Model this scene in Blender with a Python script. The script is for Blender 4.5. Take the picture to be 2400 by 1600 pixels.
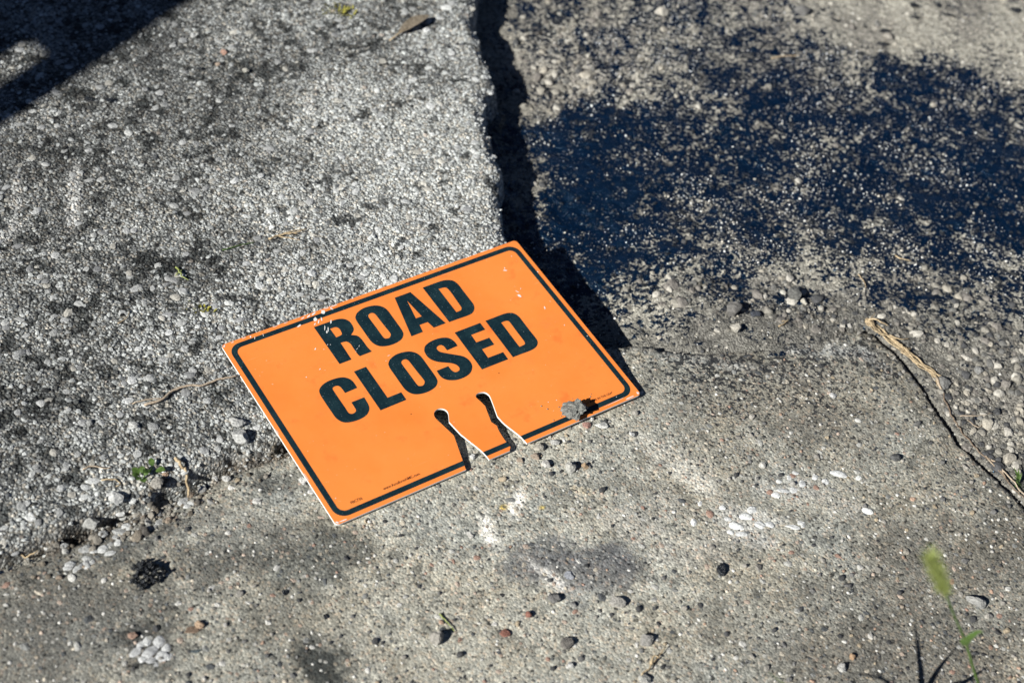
import bpy, bmesh, math, random
import numpy as np
from mathutils import Vector, Matrix, noise as mnoise
from mathutils.geometry import tessellate_polygon

for o in list(bpy.data.objects):
    bpy.data.objects.remove(o)
scene = bpy.context.scene
rng = np.random.default_rng(11)
random.seed(5)

# ------------------------------------------------------------------ camera
CAM = np.array([0.07323719513538528, -1.067819389437077, 1.1678167246996567])
RIGHT = np.array([0.9854386781233989, 0.12167344091006296, 0.11876946339658803])
UP = np.array([-0.1700312078955156, 0.7051747514892542, 0.6883443601887506])
BACK = np.array([0.0, -0.6985156717205233, 0.7155947570803087])
FPX = 3627.5645
cam_d = bpy.data.cameras.new('camera')
cam_d.sensor_width = 36.0
cam_d.lens = FPX / 2400 * 36.0
cam_d.clip_start = 0.02
cam_d.clip_end = 500
cam_d.dof.use_dof = True
cam_d.dof.focus_distance = 1.56
cam_d.dof.aperture_fstop = 4.4
cam = bpy.data.objects.new('camera', cam_d)
cam.matrix_world = Matrix(((RIGHT[0], UP[0], BACK[0], CAM[0]), (RIGHT[1], UP[1], BACK[1], CAM[1]),
                           (RIGHT[2], UP[2], BACK[2], CAM[2]), (0, 0, 0, 1)))
scene.collection.objects.link(cam)
scene.camera = cam

# ------------------------------------------------------------------ sky, sun, exposure
SUN_AZ, SUN_EL = math.radians(48), math.radians(32)
RAY = np.array([math.cos(SUN_AZ) * math.cos(SUN_EL), math.sin(SUN_AZ) * math.cos(SUN_EL), -math.sin(SUN_EL)])
world = bpy.data.worlds.new('World')
scene.world = world
world.use_nodes = True
wn = world.node_tree
wn.nodes.clear()
sky = wn.nodes.new('ShaderNodeTexSky')
sky.sky_type = 'NISHITA'
sky.sun_disc = False
sky.sun_elevation = SUN_EL
sky.sun_rotation = math.atan2(-math.cos(SUN_AZ), -math.sin(SUN_AZ))
sky.altitude = 3000
sky.air_density = 0.42
sky.dust_density = 0.0
sky.ozone_density = 1.2
bg = wn.nodes.new('ShaderNodeBackground')
bg.inputs['Strength'].default_value = 0.05
wo = wn.nodes.new('ShaderNodeOutputWorld')
wn.links.new(sky.outputs[0], bg.inputs[0])
wn.links.new(bg.outputs[0], wo.inputs[0])
sun_d = bpy.data.lights.new('sun', 'SUN')
sun_d.energy = 5.0
sun_d.angle = math.radians(0.53)
sun_d.color = (1.0, 0.99, 0.93)
sun = bpy.data.objects.new('sun', sun_d)
sun.rotation_euler = Vector(RAY.tolist()).to_track_quat('-Z', 'Y').to_euler()
sun.location = (-RAY * 6).tolist()
scene.collection.objects.link(sun)
scene.view_settings.view_transform = 'Standard'
scene.view_settings.look = 'None'
scene.view_settings.exposure = 0.55
scene.view_settings.gamma = 1.0
scene.view_settings.use_curve_mapping = False

# ------------------------------------------------------------------ helpers
def at(px, py, z=0.0):
    """ground point (world) that the photograph's pixel px, py looks at, on the level z"""
    d = RIGHT * ((px - 1200) / FPX) - UP * ((py - 800) / FPX) - BACK
    return CAM + d * ((z - CAM[2]) / d[2])

def topx(x, y, z=0.0):
    rx, ry, rz = x - CAM[0], y - CAM[1], z - CAM[2]
    dz = -(rx * BACK[0] + ry * BACK[1] + rz * BACK[2])
    return (1200 + FPX * (rx * RIGHT[0] + ry * RIGHT[1] + rz * RIGHT[2]) / dz,
            800 - FPX * (rx * UP[0] + ry * UP[1] + rz * UP[2]) / dz)

def mpp(p):
    return float(np.linalg.norm(np.array(p) - CAM)) / FPX      # metres to a photograph pixel there

def lattice(ix, iy, seed):
    h = (ix.astype(np.int64) * 374761393 + iy.astype(np.int64) * 668265263 + seed * 1442695041) & 0xffffffff
    h = ((h ^ (h >> 13)) * 1274126177) & 0xffffffff
    h = (h ^ (h >> 16)) & 0xffffffff
    return h / 4294967295.0

def vnoise(x, y, cell, seed):
    x = np.asarray(x) / cell; y = np.asarray(y) / cell
    ix = np.floor(x); iy = np.floor(y)
    fx = x - ix; fy = y - iy
    fx = fx * fx * (3 - 2 * fx); fy = fy * fy * (3 - 2 * fy)
    a = lattice(ix, iy, seed); b = lattice(ix + 1, iy, seed)
    c = lattice(ix, iy + 1, seed); d = lattice(ix + 1, iy + 1, seed)
    return (a + (b - a) * fx) * (1 - fy) + (c + (d - c) * fx) * fy

def fbm(x, y, cell, seed, octaves=4, gain=0.5):
    s = 0; a = 1; t = 0
    for k in range(octaves):
        s = s + a * vnoise(x, y, cell / 2 ** k, seed + k * 17); t += a; a *= gain
    return s / t

def sstep(a, b, x):
    t = np.clip((x - a) / (b - a), 0, 1)
    return t * t * (3 - 2 * t)

SD_CACHE = {}
def signed_dist(x, y, poly):
    """distance to a closed polygon, negative inside"""
    key = (id(x), id(poly))
    if key in SD_CACHE and SD_CACHE[key][0] is x: return SD_CACHE[key][1]
    x_in = x
    x = np.asarray(x, float); y = np.asarray(y, float)
    best = np.full(x.shape, 1e9); inside = np.zeros(x.shape, bool)
    n = len(poly)
    for i in range(n):
        x0, y0 = poly[i]; x1, y1 = poly[(i + 1) % n]
        dx, dy = x1 - x0, y1 - y0
        t = np.clip(((x - x0) * dx + (y - y0) * dy) / (dx * dx + dy * dy + 1e-18), 0, 1)
        best = np.minimum(best, (x - x0 - t * dx) ** 2 + (y - y0 - t * dy) ** 2)
        if abs(dy) > 1e-12:
            c = ((y0 > y) != (y1 > y)) & (x < (x1 - x0) * (y - y0) / dy + x0)
            inside ^= c
    out = np.where(inside, -1, 1) * np.sqrt(best)
    if out.size > 2000: SD_CACHE[key] = (x_in, out)
    return out

def idw(x, y, ctrl, z=0.0, power=3.0):
    """smooth field through control values given at ground points of the photograph"""
    num = 0; den = 0
    for px, py, v in ctrl:
        p = at(px, py, z)
        w = 1.0 / ((x - p[0]) ** 2 + (y - p[1]) ** 2 + 2e-4) ** (power / 2)
        num = num + w * v; den = den + w
    return num / den

def link(o):
    scene.collection.objects.link(o)
    return o

def mesh_arrays(name, verts, faces, smooth=True, attrs=None):
    verts = np.asarray(verts, np.float32); faces = np.asarray(faces, np.int32)
    me = bpy.data.meshes.new(name)
    nf, k = faces.shape
    me.vertices.add(len(verts)); me.vertices.foreach_set('co', verts.ravel())
    me.loops.add(nf * k); me.loops.foreach_set('vertex_index', faces.ravel())
    me.polygons.add(nf); me.polygons.foreach_set('loop_start', np.arange(0, nf * k, k, dtype=np.int32))
    me.update(calc_edges=True)
    me.polygons.foreach_set('use_smooth', np.full(nf, smooth))
    for an, (typ, data) in (attrs or {}).items():
        at_ = me.attributes.new(an, typ, 'POINT')
        at_.data.foreach_set('color' if typ == 'FLOAT_COLOR' else 'value', np.asarray(data, np.float32).ravel())
    me.update()
    return me

def obj(name, me, mat=None, parent=None, **props):
    o = bpy.data.objects.new(name, me)
    link(o)
    if mat is not None and me is not None and len(me.materials) == 0:
        me.materials.append(mat)
    if parent is not None:
        o.parent = parent
    for k, v in props.items():
        o[k] = v
    return o

def empty(name, loc, **props):
    o = bpy.data.objects.new(name, None)
    o.empty_display_size = 0.02
    o.location = [float(v) for v in loc]
    link(o)
    for k, v in props.items():
        o[k] = v
    return o

def const_col(me, col):
    a = me.attributes.new('col', 'FLOAT_COLOR', 'POINT')
    a.data.foreach_set('color', np.tile(np.array([*col, 1.0], np.float32), len(me.vertices)))

# ------------------------------------------------------------------ materials
class NT:
    def __init__(self, name):
        self.mat = bpy.data.materials.new(name); self.mat.use_nodes = True
        self.t = self.mat.node_tree; self.t.nodes.clear()
        self.out = self.n('ShaderNodeOutputMaterial'); self.bsdf = self.n('ShaderNodeBsdfPrincipled')
        self.l(self.bsdf.outputs[0], self.out.inputs[0])
        self.tc = self.n('ShaderNodeTexCoord')
    def n(self, typ, **kw):
        nd = self.t.nodes.new(typ)
        for k, v in kw.items(): setattr(nd, k, v)
        return nd
    def l(self, a, b): self.t.links.new(a, b)
    def put(self, sock, v):
        if hasattr(v, 'links') or hasattr(v, 'is_output'): self.l(v, sock)
        else: sock.default_value = v
    def math(self, op, a, b=0.5, clamp=False):
        nd = self.n('ShaderNodeMath', operation=op, use_clamp=clamp)
        self.put(nd.inputs[0], a); self.put(nd.inputs[1], b)
        return nd.outputs[0]
    def noise(self, scale, detail=3.0, rough=0.55, vec=None):
        nd = self.n('ShaderNodeTexNoise'); nd.inputs['Scale'].default_value = scale
        nd.inputs['Detail'].default_value = detail; nd.inputs['Roughness'].default_value = rough
        self.l(vec or self.tc.outputs['Object'], nd.inputs['Vector'])
        return nd.outputs['Fac']
    def vor(self, scale, feature='F1', rand=1.0):
        nd = self.n('ShaderNodeTexVoronoi', feature=feature); nd.inputs['Scale'].default_value = scale
        nd.inputs['Randomness'].default_value = rand
        self.l(self.tc.outputs['Object'], nd.inputs['Vector'])
        return nd
    def rng(self, v, a, b, c=0.0, d=1.0, smooth=True):
        nd = self.n('ShaderNodeMapRange'); nd.interpolation_type = 'SMOOTHSTEP' if smooth else 'LINEAR'
        self.put(nd.inputs[0], v)
        for i, q in enumerate((a, b, c, d)): self.put(nd.inputs[i + 1], q)
        return nd.outputs[0]
    def mix(self, f, a, b, blend='MIX'):
        nd = self.n('ShaderNodeMix', data_type='RGBA', blend_type=blend)
        self.put(nd.inputs[0], f)
        self.put(nd.inputs[6], (*a, 1) if isinstance(a, tuple) and len(a) == 3 else a)
        self.put(nd.inputs[7], (*b, 1) if isinstance(b, tuple) and len(b) == 3 else b)
        return nd.outputs[2]
    def scale_col(self, c, f):
        """colour times a float"""
        cb = self.n('ShaderNodeCombineColor')
        for i in range(3): self.l(f, cb.inputs[i])
        return self.mix(1.0, c, cb.outputs[0], 'MULTIPLY')
    def attr(self, name):
        nd = self.n('ShaderNodeAttribute'); nd.attribute_name = name
        return nd
    def ramp(self, f, stops, interp='LINEAR'):
        nd = self.n('ShaderNodeValToRGB'); cr = nd.color_ramp; cr.interpolation = interp
        while len(cr.elements) < len(stops): cr.elements.new(0.5)
        for e, (p, c) in zip(cr.elements, stops):
            e.position = p; e.color = (*c, 1)
        self.put(nd.inputs[0], f)
        return nd.outputs[0]
    def bump(self, h, dist, strength=1.0, normal=None):
        nd = self.n('ShaderNodeBump'); nd.inputs['Strength'].default_value = strength
        nd.inputs['Distance'].default_value = dist
        self.put(nd.inputs['Height'], h)
        if normal is not None: self.l(normal, nd.inputs['Normal'])
        return nd.outputs[0]
    def done(self, base, rough, normal=None, spec=0.5):
        self.put(self.bsdf.inputs['Base Color'], (*base, 1) if isinstance(base, tuple) else base)
        self.put(self.bsdf.inputs['Roughness'], rough)
        self.put(self.bsdf.inputs['Specular IOR Level'], spec)
        if normal is not None: self.l(normal, self.bsdf.inputs['Normal'])
        return self.mat

def mat_stone():
    m = NT('weathered_stone')
    c = m.attr('col').outputs['Color']
    n1 = m.noise(420, 4); n2 = m.noise(1500, 2)
    f = m.math('ADD', m.rng(n1, .3, .7, .72, 1.22), m.rng(n2, .3, .7, -.18, .18))
    base = m.scale_col(c, f)
    return m.done(base, m.rng(n1, .3, .7, .7, .95), m.bump(m.math('ADD', n1, n2), .0009, .9), .35)

def mat_asphalt():
    m = NT('worn_asphalt')
    c = m.attr('col').outputs['Color']
    v = m.vor(330); v2 = m.vor(620)
    n1 = m.noise(160, 5, .6); n2 = m.noise(900, 3)
    sep = m.n('ShaderNodeSeparateColor'); m.l(v.outputs['Color'], sep.inputs[0])
    sep2 = m.n('ShaderNodeSeparateColor'); m.l(v2.outputs['Color'], sep2.inputs[0])
    f = m.math('MULTIPLY', m.rng(sep.outputs[0], 0, 1, .45, 1.5, False), m.rng(sep2.outputs[1], 0, 1, .65, 1.35, False))
    f = m.math('MULTIPLY', f, m.rng(n1, .3, .7, .6, 1.3))
    gap = m.rng(v.outputs['Distance'], .3, .65, 1.08, .6)
    f = m.math('MULTIPLY', f, gap)
    warm = m.mix(m.rng(sep.outputs[2], .55, .95, 0, .5), c, m.mix(1.0, c, (1.2, .98, .76), 'MULTIPLY'))
    h = m.math('SUBTRACT', m.math('MULTIPLY', n2, .5), v.outputs['Distance'])
    return m.done(m.scale_col(warm, f), .88, m.bump(h, .0028, 1.0), .35)

def mat_concrete():
    m = NT('sandy_concrete')
    c = m.attr('col').outputs['Color']
    a = m.vor(430); b = m.vor(190); d = m.vor(850)
    sa = m.n('ShaderNodeSeparateColor'); m.l(a.outputs['Color'], sa.inputs[0])
    sb = m.n('ShaderNodeSeparateColor'); m.l(b.outputs['Color'], sb.inputs[0])
    sd = m.n('ShaderNodeSeparateColor'); m.l(d.outputs['Color'], sd.inputs[0])
    grain = m.ramp(sa.outputs[0], [(0, (.14, .14, .14)), (.10, (.62, .61, .585)), (.35, (.90, .89, .86)), (.62, (1.05, 1.02, .96)),
                                   (.74, (1.16, 1.02, .88)), (.8, (1.12, 1.1, 1.06)), (.93, (1.5, 1.46, 1.38)), (1, (1.35, 1.12, .98))])
    base = m.mix(1.0, c, grain, 'MULTIPLY')
    peb_col = m.ramp(sb.outputs[0], [(0, (.38, .27, .21)), (.15, (.42, .36, .28)), (.4, (.10, .11, .12)), (.6, (.50, .48, .44)),
                                     (.85, (.38, .30, .24)), (1, (.22, .22, .21))], 'CONSTANT')
    peb = m.math('MULTIPLY', m.rng(sb.outputs[1], .80, .82), m.rng(b.outputs['Distance'], .3, .42, 1, 0))
    base = m.mix(m.math('MULTIPLY', peb, .75), base, peb_col)
    n1 = m.noise(55, 6, .65); n2 = m.noise(1300, 2)
    f = m.math('MULTIPLY', m.rng(n1, .3, .7, .78, 1.1), m.rng(sd.outputs[0], 0, 1, .84, 1.14, False))
    base = m.scale_col(base, f)
    # tar spatter: dark flecks, thick towards the tarred edge
    sp = m.math('ADD', m.math('MULTIPLY', m.noise(150, 3, .6), .62), m.math('MULTIPLY', m.noise(420, 2), .38))
    tar = m.rng(m.math('SUBTRACT', m.attr('spatter').outputs['Fac'], sp), 0.0, .025)
    base = m.mix(m.math('MULTIPLY', tar, .9), base, (.016, .018, .022))
    h = m.math('ADD', m.math('MULTIPLY', a.outputs['Distance'], -.8), m.math('MULTIPLY', n2, .5))
    h = m.math('ADD', h, m.math('MULTIPLY', peb, .5))
    return m.done(base, m.math('SUBTRACT', .93, m.math('MULTIPLY', tar, .4)), m.bump(h, .0011, .8), .3)

def mat_tarred():
    m = NT('tarred_road')
    c = m.attr('col').outputs['Color']
    n1 = m.noise(52, 3, .55); n2 = m.noise(205, 4, .66); n3 = m.noise(700, 3)
    fac = m.math('ADD', m.math('MULTIPLY', n1, .30), m.math('MULTIPLY', n2, .70))
    thr = m.rng(m.attr('tar').outputs['Fac'], 0, 1.1, .335, .695, False)
    tar = m.rng(m.math('SUBTRACT', thr, fac), -.008, .02)
    a = m.vor(480)
    sa = m.n('ShaderNodeSeparateColor'); m.l(a.outputs['Color'], sa.inputs[0])
    b = m.vor(240)
    sb = m.n('ShaderNodeSeparateColor'); m.l(b.outputs['Color'], sb.inputs[0])
    f = m.math('MULTIPLY', m.rng(sa.outputs[0], 0, 1, .6, 1.5, False), m.rng(n3, .3, .7, .75, 1.3))
    f = m.math('MULTIPLY', f, m.rng(sb.outputs[0], 0, 1, .8, 1.35, False))
    dusty = m.scale_col(c, f)
    base = m.mix(tar, dusty, m.mix(n2, (.0005, .005, .014), (.0008, .010, .034)))  # blue sky sheen painted into the black tar's base colour
    rough = m.math('SUBTRACT', .93, m.math('MULTIPLY', tar, m.rng(n3, .3, .7, .83, .74)))
    mp = m.n('ShaderNodeMapping'); mp.inputs['Scale'].default_value = (.55, 1.5, 1.0); mp.inputs['Rotation'].default_value = (0, 0, .35)
    m.l(m.tc.outputs['Object'], mp.inputs['Vector'])
    wav = m.noise(85, 5, .62, mp.outputs[0])
    hd = m.math('ADD', m.math('MULTIPLY', a.outputs['Distance'], -.6), m.math('MULTIPLY', n3, .4))
    ht = m.math('ADD', m.math('MULTIPLY', wav, 1.9), m.math('MULTIPLY', m.noise(430, 3, .65), .75))
    hm = m.n('ShaderNodeMix', data_type='FLOAT'); m.l(tar, hm.inputs[0]); m.l(hd, hm.inputs[2]); m.l(ht, hm.inputs[3])
    h = m.math('ADD', hm.outputs[0], m.math('MULTIPLY', tar, -.5))
    m.put(m.bsdf.inputs['Specular Tint'], m.mix(tar, (1.0, 1.0, 1.0), (.45, .72, 1.0)))  # blue tint imitates sky reflected in the tar
    return m.done(base, rough, m.bump(h, .0021, 1.0), m.math('ADD', .3, m.math('MULTIPLY', tar, .2)))

def mat_tar_crumb():
    m = NT('glossy_tar')
    n = m.noise(500, 4); n2 = m.noise(1600, 2)
    return m.done(m.mix(n, (.004, .006, .01), (.014, .016, .02)), m.rng(n, .3, .7, .18, .55), m.bump(m.math('ADD', n, n2), .001, .9), .55)

def mat_soil():
    m = NT('dry_soil')
    n = m.noise(200, 5, .65); n2 = m.noise(1200, 2)
    return m.done(m.mix(n, (.06, .05, .04), (.25, .2, .15)), .95, m.bump(m.math('ADD', n, n2), .002), .2)

def mat_plain(name, c1, c2, rough=.8, scale=300, bump=.0004, spec=.4, trans=0.0):
    m = NT(name)
    n = m.noise(scale, 4)
    mt = m.done(m.mix(m.rng(n, .3, .7), c1, c2), rough, m.bump(n, bump), spec)
    if trans:
        tr = m.n('ShaderNodeBsdfTranslucent'); m.put(tr.inputs[0], (*c2, 1))
        mx = m.n('ShaderNodeMixShader'); mx.inputs[0].default_value = trans
        m.l(m.bsdf.outputs[0], mx.inputs[1]); m.l(tr.outputs[0], mx.inputs[2]); m.l(mx.outputs[0], m.out.inputs[0])
    return mt

M_STONE = mat_stone(); M_ASPH = mat_asphalt(); M_CONC = mat_concrete(); M_TARRED = mat_tarred()
M_TAR = mat_tar_crumb(); M_SOIL = mat_soil()
M_STRAW = mat_plain('dry_straw', (.28, .20, .115), (.56, .44, .28), .8, 500)
M_TWIG = mat_plain('brown_twig', (.30, .23, .16), (.52, .42, .32), .85, 600)
M_GREEN = mat_plain('green_leaf', (.05, .10, .02), (.13, .21, .05), .55, 300, .0003, .4, .25)
M_LIME = mat_plain('seed_head_green', (.24, .29, .07), (.46, .50, .20), .7, 400, .0003, .3, .35)
M_ROOT = mat_plain('dark_root', (.10, .07, .05), (.24, .18, .13), .85, 500)
M_DRYLEAF = mat_plain('dry_leaf', (.13, .105, .075), (.26, .215, .16), .85, 300)
M_MOSS = mat_plain('yellow_moss', (.13, .13, .02), (.34, .30, .05), .85, 400)
M_WOOD = mat_plain('grey_wood', (.18, .14, .10), (.30, .24, .18), .85, 40)
# ------------------------------------------------------------------ the sign's plane (the plate lies on two levels of paving)
SX = np.array([0.7635065721458639, 0.645800057517861, 0.0])
SY = np.array([-0.6445257186236004, 0.7619999663320007, 0.0627905195293133])
SZ = np.cross(SX, SY)
SW, SH, ST = 0.356, 0.24104, 0.0021
S0 = np.array([-0.05822684, -0.20678758, 0.006])             # lower left corner of the printed face
def sign_uv(x, y):
    rx, ry = x - S0[0], y - S0[1]
    u = rx * SX[0] + ry * SX[1]
    v = (rx * SY[0] + ry * SY[1]) / (SY[0] ** 2 + SY[1] ** 2)
    return u, v
def sign_under(x, y):
    """height of the plate's underside, and how far outside the plate x, y is"""
    u, v = sign_uv(x, y)
    out = np.maximum(np.maximum(-u, u - SW), np.maximum(-v, v - SH))
    return S0[2] + v * SY[2] - ST, out

# ------------------------------------------------------------------ the three pavings: outlines and levels
ZA = 0.018
lip = [(1120, 14), (1103, 41), (1127, 85), (1140, 136), (1161, 190), (1138, 221), (1133, 259), (1151, 306), (1161, 358), (1175, 392),
       (1170, 443), (1175, 477), (1181, 534), (1203, 580)]
lip_w = [tuple(at(x, y, ZA)[:2]) for x, y in lip]
d0 = np.array(lip_w[0]) - np.array(lip_w[-1]); d0 /= np.linalg.norm(d0)
far_lip = [tuple(np.array(lip_w[0]) + d0 * t + np.array([d0[1], -d0[0]]) * w) for t, w in
           ((9, .1), (3, .05), (.8, -.01), (.4, .012), (.2, -.006), (.08, .006))]
junction = tuple(at(1240, 858, 0)[:2])
seam = [(1100, 905), (960, 960), (820, 1010), (700, 1050), (640, 1072), (560, 1098), (500, 1125), (440, 1160), (380, 1180), (330, 1205),
        (260, 1235), (190, 1268), (110, 1300), (40, 1320), (-40, 1350)]
seam_w = [tuple(at(x, y, 0)[:2]) for x, y in seam]
ds = np.array(seam_w[-1]) - np.array(seam_w[3]); ds /= np.linalg.norm(ds)
seam_far = tuple(np.array(seam_w[-1]) + ds * 9)
POLY_A = far_lip + lip_w + [junction] + seam_w + [seam_far, (-12.0, 12.0)]
b_top = [(1330, 825), (1430, 806), (1480, 803), (1560, 815), (1650, 822), (1760, 816), (1850, 800), (1940, 785), (2020, 768), (2052, 778),
         (2085, 812), (2125, 850), (2150, 880), (2185, 935), (2215, 985), (2250, 1035), (2290, 1075), (2330, 1110), (2370, 1150), (2430, 1205), (2520, 1290)]
b_top_w = [tuple(at(x, y, 0)[:2]) for x, y in b_top]
dc = np.array(b_top_w[-1]) - np.array(b_top_w[-6]); dc /= np.linalg.norm(dc)
b_far = tuple(np.array(b_top_w[-1]) + dc * 9)
POLY_B = [seam_far] + seam_w[::-1] + [junction] + b_top_w + [b_far, (4.0, -14.0), (-12.0, -14.0)]
def inflate(poly, k=6, amp=.004, cell=.02, seed=3):
    """break the straight runs of an outline up into a ragged one"""
    out = []
    n = len(poly)
    for i in range(n):
        p, q = np.array(poly[i]), np.array(poly[(i + 1) % n])
        L = np.linalg.norm(q - p)
        m = k if L < 1 else 1
        for j in range(m):
            c = p + (q - p) * j / m
            if abs(c[0]) < 2 and abs(c[1]) < 2:
                c = c + amp * (np.array([float(fbm(c[0], c[1], cell, seed)), float(fbm(c[0], c[1], cell, seed + 40))]) - .5) * 2
            out.append(tuple(c))
    return out
POLY_A = inflate(POLY_A, 4, .007, .022, 3)
POLY_B = inflate(POLY_B, 3, .0035, .02, 9)

C_LEVEL = [(1250, 50, -.028), (1260, 300, -.030), (1300, 550, -.030), (1400, 750, -.030), (1300, 800, -.030), (1500, 770, -.022), (1620, 790, -.008), (1750, 790, -.004), (1700, 720, -.010),
           (1900, 760, -.006), (2050, 740, -.003), (2300, 1000, -.004), (2400, 1150, -.005), (2400, 800, -.003), (2400, 400, -.006), (2000, 400, -.013),
           (1600, 400, -.022), (2000, 80, -.008), (2300, 80, -.004), (1700, 100, -.02), (2600, 1300, -.005), (1250, -200, -.028)]
T_CTRL = [(1300, 300, .93), (1400, 250, .9), (1350, 450, .97), (1300, 560, .85), (1450, 400, .88), (1450, 550, .8), (1600, 300, .68), (1600, 450, .72),
          (1550, 600, .72), (1420, 620, .75), (1650, 580, .6), (1300, 100, .45), (1400, 40, .55), (1350, 180, .38), (1260, 220, .36), (1290, 30, .5), (1450, 100, .55), (1250, 400, .55), (1550, 120, .55), (1500, 200, .58), (1700, 60, .58), (1800, 120, .58),
          (1800, 250, .72), (1700, 180, .6), (1900, 190, .62), (2050, 180, .66), (2300, 230, .66), (1800, 400, .78), (1800, 550, .74), (2000, 300, .76), (2000, 450, .84), (2000, 560, .7), (2200, 200, .75), (2200, 350, .72),
          (2200, 480, .85), (2350, 400, .78), (2350, 520, .8), (2250, 600, .65), (1900, 620, .5), (1700, 650, .52), (1600, 700, .40), (1800, 700, .38), (1500, 660, .52), (1950, 580, .6),
          (2000, 690, .46), (2150, 680, .55), (2380, 680, .62), (2300, 760, .42), (1950, 50, .16), (2100, 90, .14), (2250, 130, .2), (2370, 60, .26), (2050, 15, .15), (1850, 60, .42),
          (2390, 200, .42), (2200, 880, .25), (2350, 900, .3), (2390, 1050, .3), (1480, 720, .40), (1420, 700, .48), (1320, 700, .6), (2150, 260, .8), (2500, 500, .7),
          (1700, 790, .45), (1900, 770, .45), (2100, 780, .3)]
A_STAIN = [(1000, 300, .02), (1050, 500, .0), (1100, 100, .15), (900, 450, .02), (700, 500, .12), (300, 400, .55), (200, 900, .5), (0, 600, .6), (600, 200, .5),
           (850, 50, .45), (700, 80, .5), (300, 200, .62), (0, 1000, .45), (400, 750, .4), (600, 900, .32), (100, 1150, .42), (450, 600, .45), (850, 250, .15),
           (750, 650, .15), (250, 1050, .3), (500, 1050, .25), (400, 250, .6), (100, 350, .62), (950, 620, .05), (0, 100, .6)]

def zC(x, y, dA=None, dB=None):
    z = idw(x, y, C_LEVEL, -.015)
    if dB is None: dB = signed_dist(x, y, POLY_B)
    z = z - .014 * np.exp(-(dB / .006) ** 2) * sstep(.40, .47, x)
    z = z + (fbm(x, y, .06, 21, 4) - .5) * .009 + (fbm(x, y, .009, 25, 2) - .5) * .0032
    return z
def zA_(x, y):
    d = signed_dist(x, y, POLY_A)
    db = signed_dist(x, y, POLY_B)
    t = sstep(0.0, .105, np.minimum(-d, np.maximum(db, 0)))          # falls gently to the concrete seam
    t = np.where(db > .16, 1.0, t * (1 - sstep(.10, .16, db)) + sstep(.10, .16, db))
    t = .30 + .70 * t
    z = -.001 + (ZA + .001) * t
    edge = sstep(-.016, .002, d)                                     # ragged lip, then the broken side
    und = (fbm(x, y, .11, 31, 4) - .5) * .005 + (fbm(x, y, .010, 37, 2) - .5) * .0026
    z = z + und - edge * (.004 + .007 * fbm(x, y, .02, 41, 3))
    groove = np.exp(-((db - .007 - .008 * fbm(x, y, .03, 167, 3)) / .0065) ** 2) * (.25 + .75 * sstep(.30, .46, fbm(x, y, .05, 161, 3))) * sstep(.02, -.06, x)
    z = z - groove * .022
    drop = np.clip((d - .0) / .010, 0, 1.5)
    z = z - drop * .06
    zs, out = sign_under(x, y)
    cap = zs - .0012 + np.maximum(out, 0) * .6
    return np.minimum(z, np.where(out < .03, cap, 9.0)), d
def zB_(x, y):
    d = signed_dist(x, y, POLY_B)
    und = (fbm(x, y, .14, 51, 4) - .5) * .0035 + (fbm(x, y, .012, 57, 2) - .5) * .0009
    edge = sstep(-.05, .004, d)
    z = und - edge * (.002 + .005 * fbm(x, y, .016, 61, 3))
    z = z - np.clip(d / .008, 0, 1.5) * .05
    zs, out = sign_under(x, y)
    return np.minimum(z, np.where(out < .03, zs - .0012 + np.maximum(out, 0) * .6, 9.0)), d
def ground_z(x, y):
    x = np.atleast_1d(np.asarray(x, float)); y = np.atleast_1d(np.asarray(y, float))
    a, _ = zA_(x, y); b, _ = zB_(x, y); c = zC(x, y)
    return np.maximum(np.maximum(a, b), c)

def axis(lo, hi, step, far):
    mid = np.arange(lo, hi + step / 2, step)
    g = []; s = step; p = 0
    while p < far:
        s = min(s * 1.22, 1.5); p += s; g.append(p)
    g = np.array(g)
    return np.concatenate([lo - g[::-1], mid, mid[-1] + g])
XS = axis(-.76, .86, .0025, 9.0)
YS = axis(-.50, 1.06, .0025, 9.0)
GX, GY = np.meshgrid(XS, YS)
gx, gy = GX.ravel(), GY.ravel()
za, dA = zA_(gx, gy)
zb, dB = zB_(gx, gy)
zc = zC(gx, gy)
NXg, NYg = len(XS), len(YS)
ii = (np.arange(NYg - 1)[:, None] * NXg + np.arange(NXg - 1)[None, :]).ravel()
QUADS = np.stack([ii, ii + 1, ii + 1 + NXg, ii + NXg], 1)

def region_mesh(name, z, keep, attrs):
    fk = keep[QUADS].all(1)
    f = QUADS[fk]
    used = np.zeros(len(gx), bool); used[f.ravel()] = True
    remap = np.cumsum(used) - 1
    v = np.stack([gx, gy, z], 1)[used]
    at2 = {k: (t, np.asarray(a)[used]) for k, (t, a) in attrs.items()}
    return mesh_arrays(name, v, remap[f], True, at2)

def rgba(a, b=None, t=None):
    a = np.array([*a, 1.0]); 
    if b is None: return a
    b = np.array([*b, 1.0]); t = np.clip(t, 0, 1)[:, None]
    return a * (1 - t) + b * t

def blob(x, y, px, py, rx, ry, rot=0, z=0.0, seed=1, rough=.6):
    """1 in the middle of a mark lying on the ground, 0 outside, with a broken rim; rx, ry in metres"""
    p = at(px, py, z)
    c, s = math.cos(math.radians(rot)), math.sin(math.radians(rot))
    dx, dy = x - p[0], y - p[1]
    q = np.sqrt(((dx * c + dy * s) / rx) ** 2 + ((-dx * s + dy * c) / ry) ** 2)
    q = q + (fbm(x, y, max(min(rx, ry), .006) * .8, seed, 5, .75) - .5) * 2.6 * rough
    return 1 - sstep(.45, 1.2, q)

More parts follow.
